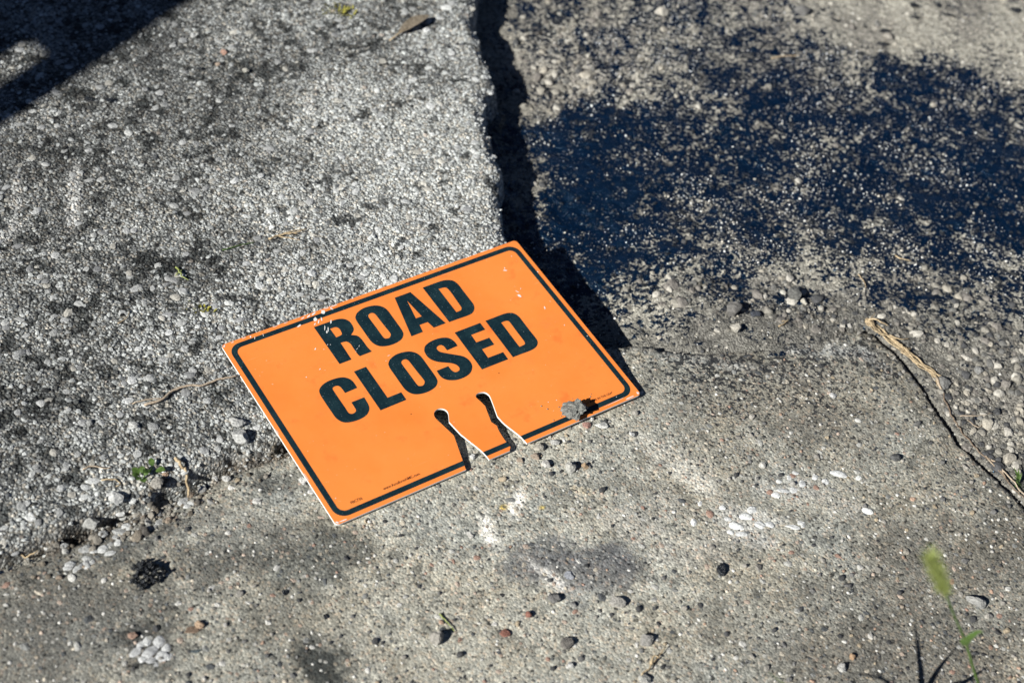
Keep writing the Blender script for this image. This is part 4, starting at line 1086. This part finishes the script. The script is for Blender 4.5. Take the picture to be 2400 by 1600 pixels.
CRUMBS = [(1691, 1331, 26, 28, 'black tar crumb alone on the concrete right of the stain'), (2070, 102, 34, 14, 'black crumb just below the pale brown stone on the dirt'), (2075, 72, 30, 12, 'black crumb just above the pale brown stone on the dirt'),
          (1958, 47, 28, 10, 'flat black crumb on the left part of the dirt'), (2143, 13, 20, 14, 'black crumb at the top edge of the dirt'), (2146, 40, 26, 10, 'flat black crumb below the one at the top edge'), (2228, 36, 24, 9, 'flat black crumb on the right part of the dirt'),
          (2200, 12, 12, 16, 'upright black crumb at the top right of the dirt'), (2382, 22, 30, 16, 'black crumb in the top right corner'), (1928, 22, 14, 10, 'small black crumb by the dark corner stone'), (2028, 62, 14, 8, 'small black crumb left of the pale brown stone'),
          (470, 160, 18, 12, 'black crumb in the dark stain near the top shadow'), (207, 232, 26, 14, 'black crumb on the asphalt below the top left shadow'), (258, 235, 22, 14, 'black crumb right of the other below the top left shadow'), (667, 1386, 12, 16, 'small black crumb on the concrete left of the sign corner'), (763, 1443, 10, 14, 'tiny black crumb below the left sign corner'),
          (1795, 683, 12, 10, 'tiny black crumb above the craggy lump')]
for c_ in CRUMBS: black_crumb(*c_)
# the fuzzy lump of tarred grit at the lower left
def lump_mesh():
    r = np.random.default_rng(3); n = 150
    a = r.random(n) * 6.28; q = np.sqrt(r.random(n))
    wob = 1 + .25 * np.sin(3 * a + 1) + .15 * np.sin(7 * a)
    X = np.cos(a) * q * .0150 * wob; Y = np.sin(a) * q * .0135 * wob; Z = (1 - q ** 2) * .010 * r.random(n) + .001
    rr_ = .0016 * (0.6 + .8 * r.random(n))
    R3 = np.stack([rr_, rr_, rr_ * .9], 1)
    me = scatter_mesh('tar_lump', np.stack([X, Y, Z], 1), R3, r.random(n) * 6, np.tile([.02, .02, .02], (n, 1)), T_LOOSE, .4)
    me.materials.append(M_TAR)
    return me
p = at(347, 1348); lump = obj('tar_lump', lump_mesh(), label='fuzzy black lump of tarred grit on the concrete at lower left', category='lump')
lump.location = (p[0], p[1], float(ground_z(p[0], p[1])[0]) + .0012)

# ------------------------------------------------------------------ twigs, straw and plants
def tube(pts, radii, sides=6):
    pts = [np.array(p, float) for p in pts]; V = []; F = []
    n = len(pts)
    if not hasattr(radii, '__len__'): radii = [radii] * n
    for i, p in enumerate(pts):
        t = pts[min(i + 1, n - 1)] - pts[max(i - 1, 0)]; t /= np.linalg.norm(t) + 1e-12
        a = np.cross(t, [0, 0, 1]); 
        if np.linalg.norm(a) < 1e-3: a = np.cross(t, [1, 0, 0])
        a /= np.linalg.norm(a); b = np.cross(t, a)
        for k in range(sides):
            th = 2 * math.pi * k / sides
            V.append(p + radii[i] * (a * math.cos(th) + b * math.sin(th)))
    for i in range(n - 1):
        for k in range(sides):
            k2 = (k + 1) % sides
            F.append((i * sides + k, i * sides + k2, (i + 1) * sides + k2)); F.append((i * sides + k, (i + 1) * sides + k2, (i + 1) * sides + k))
    for k in range(1, sides - 1):
        F.append((0, k + 1, k)); o = (n - 1) * sides; F.append((o, o + k, o + k + 1))
    return V, F
def join(parts):
    V, F = [], []
    for v, f in parts:
        o = len(V); V += list(v); F += [tuple(i + o for i in t) for t in f]
    return np.array(V), np.array(F)
def resample(ctrl, n):
    ctrl = [np.array(c, float) for c in ctrl]; out = []
    m = len(ctrl)
    for k in range(n):
        t = k / (n - 1) * (m - 1); i = min(int(t), m - 2); f = t - i
        a, b = ctrl[i], ctrl[i + 1]; p0 = ctrl[i - 1] if i else 2 * a - b; p3 = ctrl[i + 2] if i + 2 < m else 2 * b - a
        out.append(.5 * (2 * a + (b - p0) * f + (2 * p0 - 5 * a + 4 * b - p3) * f * f + (3 * a - p0 - 3 * b + p3) * f ** 3))
    return out
def lay(pxs, r, lift=.0, wob=.0006, n=None, taper=.5, seed=0):
    """a thin stick lying along pixels of the ground; lift in metres may be given per point as a third number"""
    g = []
    for c_ in pxs:
        h = c_[2] if len(c_) > 2 else lift
        p = at(c_[0], c_[1], 0)
        for _ in range(2):
            p = at(c_[0], c_[1], float(ground_z(p[0], p[1])[0]) + h + r)
        g.append(p)
    n = n or max(6, 4 * len(g)); q = resample(g, n); rr_ = np.random.default_rng(seed)
    q = [p + rr_.normal(0, 1, 3) * wob * np.array([1, 1, .3]) for p in q]
    q = [np.array([p[0], p[1], max(p[2], float(ground_z(p[0], p[1])[0]) + r * .6)]) for p in q]
    return tube(q, [r * (1 - (1 - taper) * i / (n - 1)) for i in range(n)], 6)
def stick(name, parts, mat, label, cat, mats=None):
    V, F = join(parts)
    return obj(name, mesh_arrays(name, V, F, True), mat, label=label, category=cat)
stick('twig', [lay([(338, 950), (380, 935), (410, 912), (440, 903), (475, 902), (515, 888), (556, 880)], .0014, .0015, .0004, 30, .7, 1), lay([(310, 946), (345, 936), (380, 932)], .0007, .0008, .0003, 8, .6, 2)],
      M_TWIG, 'long thin brown twig lying on the asphalt, tip under the sign', 'twig')
stick('twig', [lay([(410, 1070), (424, 1090), (436, 1118), (441, 1140), (443, 1164)], .0018, .0025, .0004, 20, .55, 3)], M_STRAW, 'bent pale twig lying across the soil seam', 'twig')
stick('straw', [lay([(630, 560), (660, 549), (690, 545), (720, 535)], .0012, .003, .0004, 16, .5, 4), lay([(645, 553), (680, 558), (704, 563)], .0007, .002, .0004, 10, .5, 5), lay([(664, 549), (690, 540), (716, 542)], .0006, .002, .0004, 10, .5, 6), lay([(655, 552), (672, 545), (700, 548)], .0008, .003, .0003, 10, .5, 16)],
      M_STRAW, 'small dry straw sprig on the asphalt above the sign', 'straw')
stick('straw', [lay([(276, 758), (290, 750), (300, 740), (303, 728)], .0006, .001, .0002, 10, .5, 7)], M_STRAW, 'short curved straw on the asphalt left of the sign', 'straw')
stick('straw', [lay([(195, 1098), (215, 1092), (245, 1097), (262, 1093)], .0008, .001, .0003, 10, .5, 8)], M_TWIG, 'thin brown straw on the asphalt above the soil seam', 'straw')
stick('straw', [lay([(238, 1125), (262, 1122), (282, 1132), (272, 1140)], .0008, .001, .0004, 10, .5, 9), lay([(262, 1122), (280, 1126)], .0005, .001, .0003, 6, .5, 10)], M_STRAW, 'curled tan straw left of the small green weed', 'straw')
stick('straw', [lay([(52, 1310), (75, 1298), (92, 1288)], .0009, .001, .0003, 8, .5, 11)], M_STRAW, 'pale straw at the left end of the soil seam', 'straw')
stick('straw', [lay([(1825, 765), (1840, 756), (1848, 748)], .001, .001, .0002, 8, .5, 12), lay([(1832, 752), (1846, 752)], .0006, .001, .0002, 5, .5, 13)], M_STRAW, 'tiny straw on the rubble right of the pale stone', 'straw')
stick('straw', [lay([(1808, 137), (1840, 132), (1876, 130)], .0009, .001, .0003, 10, .5, 14)], M_STRAW, 'orange brown straw near the top of the tarred road', 'straw')
stick('straw', [lay([(2012, 642), (2024, 660), (2030, 674)], .0008, .001, .0003, 8, .5, 15)], M_STRAW, 'short straw above the straw bundle', 'straw')
stick('straw', [lay([(2098, 598), (2112, 606), (2134, 611)], .0010, .001, .0003, 8, .6, 17)], M_STRAW, 'cream straw on the tar at right', 'straw')
stick('straw', [lay([(1503, 1582), (1520, 1565), (1532, 1550), (1545, 1535), (1562, 1515)], .0008, .003, .0004, 14, .5, 18), lay([(1526, 1556), (1533, 1535), (1545, 1540)], .0014, .003, .0003, 8, .3, 19)], M_STRAW, 'pale dry grass spike lying at the bottom centre right', 'straw')
stick('green_grass', [lay([(1030, 1438), (1048, 1456), (1066, 1478)], .0008, .0012, .0003, 10, .4, 20)], M_LIME, 'thin pale green grass blade beside the tan wedge stone', 'grass')
stick('green_grass', [lay([(520, 586), (550, 578), (580, 571), (596, 567)], .0007, .001, .0004, 12, .5, 21)], M_GREEN, 'thin green grass blade on the asphalt left of the straw sprig', 'grass')
stick('green_grass', [lay([(414, 625), (420, 638), (428, 648), (442, 655)], .0012, .002, .0006, 10, .4, 22), lay([(418, 640), (410, 646)], .001, .002, .0003, 5, .4, 23), lay([(421, 640), (427, 632)], .001, .002, .0003, 5, .4, 24)], M_LIME, 'yellow green blade scrap on the asphalt above the sign corner', 'grass')
stick('straw', [lay([(1172, 300), (1174, 285), (1180, 270), (1184, 272), (1178, 292), (1171, 312)], .0006, .006, .0004, 16, .6, 25)], M_STRAW, 'loop of dry grass in the shadow under the asphalt edge', 'straw')
# straw bundle in the crack
r_ = random.Random(4); parts = []
for k in range(15):
    j = lambda s: r_.uniform(-s, s)
    parts.append(lay([(2032 + j(7), 752 + j(8), .006), (2062 + j(8), 772 + j(7), .007), (2095 + j(8), 800 + j(8), .006), (2125 + j(9), 824 + j(9), .004)], (.0008 * r_.uniform(.5, 1.2)), .004, .0009, 14, .6, 30 + k))
for k in range(9):
    j = lambda s: r_.uniform(-s, s)
    parts.append(lay([(2118 + j(8), 818 + j(7), .005), (2150 + j(6), 845 + j(6), .003), (2182 + j(6), 868 + j(5), .002), (2210 + j(14), 892 + j(14), .001)], .0007, .003, .0006, 12, .5, 70 + k))
parts += [lay([(2034, 748, .008), (2052, 748, .009), (2068, 756, .008), (2082, 762, .004)], .0012, 0, .0003, 12, .5, 90), lay([(2085, 785, .006), (2110, 795, .006), (2132, 792, .004)], .0009, 0, .0003, 10, .4, 91),
          lay([(2036, 750, .006), (2048, 738, .005), (2050, 732, .003)], .0007, 0, .0003, 8, .5, 92), lay([(2088, 790, .007), (2108, 812, .005), (2128, 818, .004)], .0010, 0, .0003, 10, .5, 93)]
stick('straw_bundle', parts, M_STRAW, 'frayed bundle of pale straw lying in the crack at right', 'straw')
stick('root', [lay([(2205, 905, .001), (2225, 960, .002), (2250, 1005, .001), (2285, 1048, .002), (2330, 1092, .002), (2370, 1138, .002), (2405, 1172, .001)], .0009, 0, .0007, 40, .7, 95)], M_ROOT, 'thin dark brown root trailing down the crack to the right edge', 'root')
stick('root', [lay([(2195, 885, .002), (2203, 905, .002), (2210, 920, .001)], .0016, 0, .0003, 10, .6, 94)], M_TWIG, 'reddish root piece at the foot of the straw bundle', 'root')
parts = [lay([(2300 + 8 * k, 1060 + 7 * k, .001), (2318 + 9 * k, 1078 + 8 * k, .003), (2345 + 6 * k, 1100 + 9 * k, .002)], .0007, 0, .0006, 10, .5, 100 + k) for k in range(4)]
parts += [lay([(2318, 1072, .001), (2345, 1095, .003), (2375, 1128, .004), (2400, 1160, .003), (2430, 1190, .001)], .0009, 0, .0006, 18, .7, 110), lay([(2250, 974, .001), (2285, 974, .003), (2330, 968, .001)], .0006, 0, .0005, 10, .5, 111), lay([(2270, 985, .001), (2290, 1000, .002), (2310, 990, .001)], .0006, 0, .0005, 8, .5, 112)]
roots = empty('dry_roots', at(2345, 1095, 0), label='tangle of dry roots along the crack at the right edge', category='roots')
for v_f in parts:
    V, F = join([v_f])
    obj('root', mesh_arrays('root', V - np.array(roots.location), F, True), M_TWIG, roots)
# leaves
def leaf(base, direction, length, width, curl=.2, n=6, fold=.15):
    d = np.array(direction, float); d /= np.linalg.norm(d)
    s = np.cross(d, [0, 0, 1]); s /= np.linalg.norm(s) + 1e-9
    up = np.cross(s, d); V = []; F = []
    for i in range(n + 1):
        t = i / n; w = width * math.sin(math.pi * min(.97, .06 + t * .92)) ** .8 / 2
        c = np.array(base) + d * length * t + up * (math.sin(t * 2.4) * curl * length)
        V += [c - s * w + up * w * fold, c, c + s * w + up * w * fold]
    for i in range(n):
        a = i * 3
        for k in (0, 1):
            F += [(a + k, a + k + 1, a + k + 4), (a + k, a + k + 4, a + k + 3)]
    return V, F
def part_mesh(name, parts, mat, parent):
    V, F = join(parts)
    return obj(name, mesh_arrays(name, V - np.array(parent.location), F, True), mat, parent)
p = at(332, 1128, .004); zz = float(ground_z(p[0], p[1])[0])
weed = empty('weed', (p[0], p[1], zz), label='small bright green weed sprouting in the soil seam', category='weed')
r_ = random.Random(8)
for k in range(9):
    a = k / 9 * 6.28 + r_.uniform(-.3, .3); L = r_.uniform(.006, .010)
    b0 = np.array([p[0] + math.cos(a) * .003 + (.008 if k % 3 == 0 else 0), p[1] + math.sin(a) * .003 + (.011 if k % 3 == 0 else 0), zz + r_.uniform(.003, .007)])
    part_mesh('leaf', [leaf(b0, (math.cos(a), math.sin(a), .35), L, L * .8, .12)], M_GREEN, weed)
part_mesh('stem', [tube([(p[0], p[1], zz - .002), (p[0] + .003, p[1] + .004, zz + .004), (p[0] + .008, p[1] + .011, zz + .006)], .0007)], M_GREEN, weed)
def moss(px, py, n, spread, mat, label, tall=.006):
    p = at(px, py, ZA); zz = float(ground_z(p[0], p[1])[0]); parts = []
    for k in range(n):
        a = r_.uniform(0, 6.28); q = abs(r_.gauss(0, spread)); x, y = p[0] + math.cos(a) * q * 1.3, p[1] + math.sin(a) * q
        z0 = float(ground_z(x, y)[0])
        parts.append(leaf((x, y, z0), (math.cos(a + 1), math.sin(a + 1), r_.uniform(.3, 1.2)), tall * r_.uniform(.6, 1.3), .0022, .2, 3))
    return stick('moss', parts, mat, label, 'moss')
moss(792, 28, 60, .010, M_MOSS, 'yellow green moss tuft on the asphalt at the top')
moss(470, 725, 26, .006, M_MOSS, 'faint olive moss spot on the asphalt left of the sign', .004)
p = at(2392, 1136, 0); zz = float(ground_z(p[0], p[1])[0])
wd = empty('grass_sprout', (p[0], p[1], zz), label='green grass sprout in the crack at the right edge', category='grass')
for k in range(6):
    a = 1.2 + k * .5
    part_mesh('leaf', [leaf((p[0] + .002 * k - .004, p[1], zz), (math.cos(a), math.sin(a), .8), .016 + .003 * (k % 3), .003, .15)], M_GREEN, wd)
# dry leaf at the top
p = at(968, 70, ZA); zz = float(ground_z(p[0], p[1])[0])
a_ = at(935, 85, ZA); b_ = at(1005, 48, ZA); dv = b_ - a_
dl = empty('dry_leaf', (a_[0], a_[1], zz), label='curled dry brown leaf on the asphalt near the top centre', category='leaf')
part_mesh('blade', [leaf((a_[0], a_[1], zz + .003), (dv[0], dv[1], .001), float(np.linalg.norm(dv)), .016, .05, 8, .5)], M_DRYLEAF, dl)
part_mesh('stalk', [tube([(a_[0] - dv[0] * .3, a_[1] - dv[1] * .3 - .004, zz + .002), (a_[0], a_[1], zz + .003), (a_[0] + dv[0] * .3, a_[1] + dv[1] * .3, zz + .005)], .0008)], M_STRAW, dl)
# foxtail grass standing close to the camera
HF = 2.7
stem_px = [(2345, 1740, 0.0), (2312, 1650, .028), (2286, 1580, .048), (2262, 1500, .066), (2236, 1440, .082), (2216, 1388, .096)]
stem = [at(x, y, h * HF + (0 if h else float(ground_z(*at(x, y, 0)[:2])[0]))) for x, y, h in stem_px]
fox = empty('foxtail_grass', stem[0], label='blurred green foxtail grass with a bristly seed head at lower right', category='grass')
part_mesh('stem', [tube(resample(stem, 24), [.0016 - .0007 * i / 23 for i in range(24)], 6)], M_GREEN, fox)
head_px = [(2216, 1388, .096), (2204, 1360, .103), (2192, 1330, .110), (2182, 1302, .117)]
head = resample([at(x, y, h * HF) for x, y, h in head_px], 30)
V, F = tube(head, [.0005 + .0013 * math.sin(math.pi * min(1, (.04 + i / 29) * .93)) ** .6 for i in range(30)], 8)
part_mesh('seed_head', [(V, F)], M_LIME, fox)
rr_ = np.random.default_rng(12); br = []
for k in range(850):
    i = int(rr_.integers(0, 29)); c = head[i]; ax = head[min(i + 1, 29)] - head[max(i - 1, 0)]; ax /= np.linalg.norm(ax)
    d = rr_.normal(0, 1, 3); d -= ax * d.dot(ax); d /= np.linalg.norm(d)
    s = np.cross(d, ax) * .00022; b0 = c + d * .0012; tip = c + d * (.005 + .006 * rr_.random()) + ax * (.004 + .007 * rr_.random())
    br.append(([b0 - s, b0 + s, tip], [(0, 1, 2)]))
part_mesh('bristles', br, M_LIME, fox)
def blade(pts, w, seed=0):
    n = 16; q = resample(pts, n); V = []; F = []
    for i, c in enumerate(q):
        t = q[min(i + 1, n - 1)] - q[max(i - 1, 0)]; t /= np.linalg.norm(t); s = np.cross(t, [0.3, 1, .2]); s /= np.linalg.norm(s)
        k = w * (1 - (i / (n - 1)) ** 2.5) + .0003; u = np.cross(s, t)
        V += [c - s * k / 2 + u * k * .15, c - u * k * .05, c + s * k / 2 + u * k * .15]
    for i in range(n - 1):
        a = i * 3
        for k in (0, 1): F += [(a + k, a + k + 1, a + k + 4), (a + k, a + k + 4, a + k + 3)]
    return V, F
L0 = at(2262, 1500, .066 * HF)
part_mesh('blade', [blade([L0, at(2258, 1512, .064 * HF), at(2275, 1492, .074 * HF), at(2296, 1480, .077 * HF), at(2304, 1484, .077 * HF)], .006)], M_GREEN, fox)
# grass standing just below the frame; its blades throw the thin shadows at the lower right
base = at(2150, 1720, 0); base[2] = float(ground_z(base[0], base[1])[0])
tuft = empty('grass_tuft', base, label='grass tuft below the bottom edge, throwing thin shadows at lower right', category='grass')
def from_shadow(pts):
    out = []
    for px, py, h in pts:
        s = at(px, py, 0.0); out.append(s - RAY * (h / -RAY[2]))
    return out
for pts, w in (([(2150, 1720, 0), (2160, 1620, .075), (2152, 1520, .135), (2142, 1450, .165)], .0045), ([(2150, 1720, 0), (2172, 1620, .07), (2205, 1560, .11), (2238, 1522, .14)], .0045), ([(2150, 1720, 0), (2130, 1640, .07), (2070, 1592, .12), (1985, 1572, .135)], .005),
               ([(2150, 1720, 0), (2210, 1640, .07), (2280, 1585, .12), (2345, 1545, .135)], .005), ([(2150, 1720, 0), (2185, 1640, .07), (2240, 1600, .11), (2330, 1590, .14)], .005), ([(2150, 1720, 0), (2120, 1650, .07), (2090, 1610, .1), (2040, 1560, .13)], .0045), ([(2150, 1720, 0), (2100, 1680, .06), (2050, 1640, .09), (2000, 1625, .1)], .006)):
    part_mesh('blade', [blade(from_shadow(pts), w)], M_GREEN, tuft)
# unseen shadow caster, added left of the frame to shade the upper left corner
nh = np.array([math.cos(SUN_AZ), math.sin(SUN_AZ), 0]); uh = np.array([-nh[1], nh[0], 0])
Q = at(120, 120, ZA) - nh * 1.55
def to_plane(px, py):
    s = at(px, py, ZA); k = nh.dot(s - Q) / nh.dot(RAY); P = s - RAY * k
    return np.array([uh.dot(P - Q), P[2]])
def caster_board(name, e0, e1, f0, f1, z0, z1, depth, parent):
    """upright board in the trestle's plane whose two long edges run through e0-e1 and f0-f1"""
    def ux(a, b, z): return a[0] + (b[0] - a[0]) * (z - a[1]) / (b[1] - a[1])
    V = []
    for dd in (-depth / 2, depth / 2):
        for (a, b, z) in ((e0, e1, z0), (e0, e1, z1), (f0, f1, z1), (f0, f1, z0)):
            V.append(Q * np.array([1, 1, 0]) + uh * ux(a, b, z) + nh * dd + np.array([0, 0, z]))
    F = [(0, 1, 2), (0, 2, 3), (4, 6, 5), (4, 7, 6), (0, 4, 5), (0, 5, 1), (1, 5, 6), (1, 6, 2), (2, 6, 7), (2, 7, 3), (3, 7, 4), (3, 4, 0)]
    return obj(name, mesh_arrays(name, np.array(V) - np.array(parent.location), np.array(F), False), M_WOOD, parent)
shadow_caster = empty('unseen_shadow_caster', (Q[0], Q[1], -.01), label='unseen shadow caster outside the left edge, added to shade the upper left corner', category='shadow_caster')
e0, e1 = to_plane(0, 292), to_plane(440, 2); f0, f1 = to_plane(0, 201), to_plane(136, 113)
caster_board('caster_leg', e0, e1, f0, f1, -.01, 1.5, .03, shadow_caster)
sg = float(np.sign(f0[0] - e0[0]))
off = to_plane(0, 132) - f0
off = np.array([off[0] - (f1[0] - f0[0]) / (f1[1] - f0[1]) * off[1], 0])
caster_board('caster_board', f0 + off, f1 + off, f0 + off + np.array([.55 * sg, 0]), f1 + off + np.array([.55 * sg, 0]), .45, 1.75, .02, shadow_caster)
zr = float(to_plane(95, 112)[1])
caster_board('caster_rail', e0 + np.array([.012 * sg, 0]), e1 + np.array([.012 * sg, 0]), f0 + off + np.array([.1 * sg, 0]), f1 + off + np.array([.1 * sg, 0]), zr, 1.6, .016, shadow_caster)
caster_board('caster_leg', f0 + off + np.array([.35 * sg, 0]), f1 + off + np.array([.35 * sg, 0]), f0 + off + np.array([.42 * sg, 0]), f1 + off + np.array([.42 * sg, 0]), -.01, .46, .03, shadow_caster)
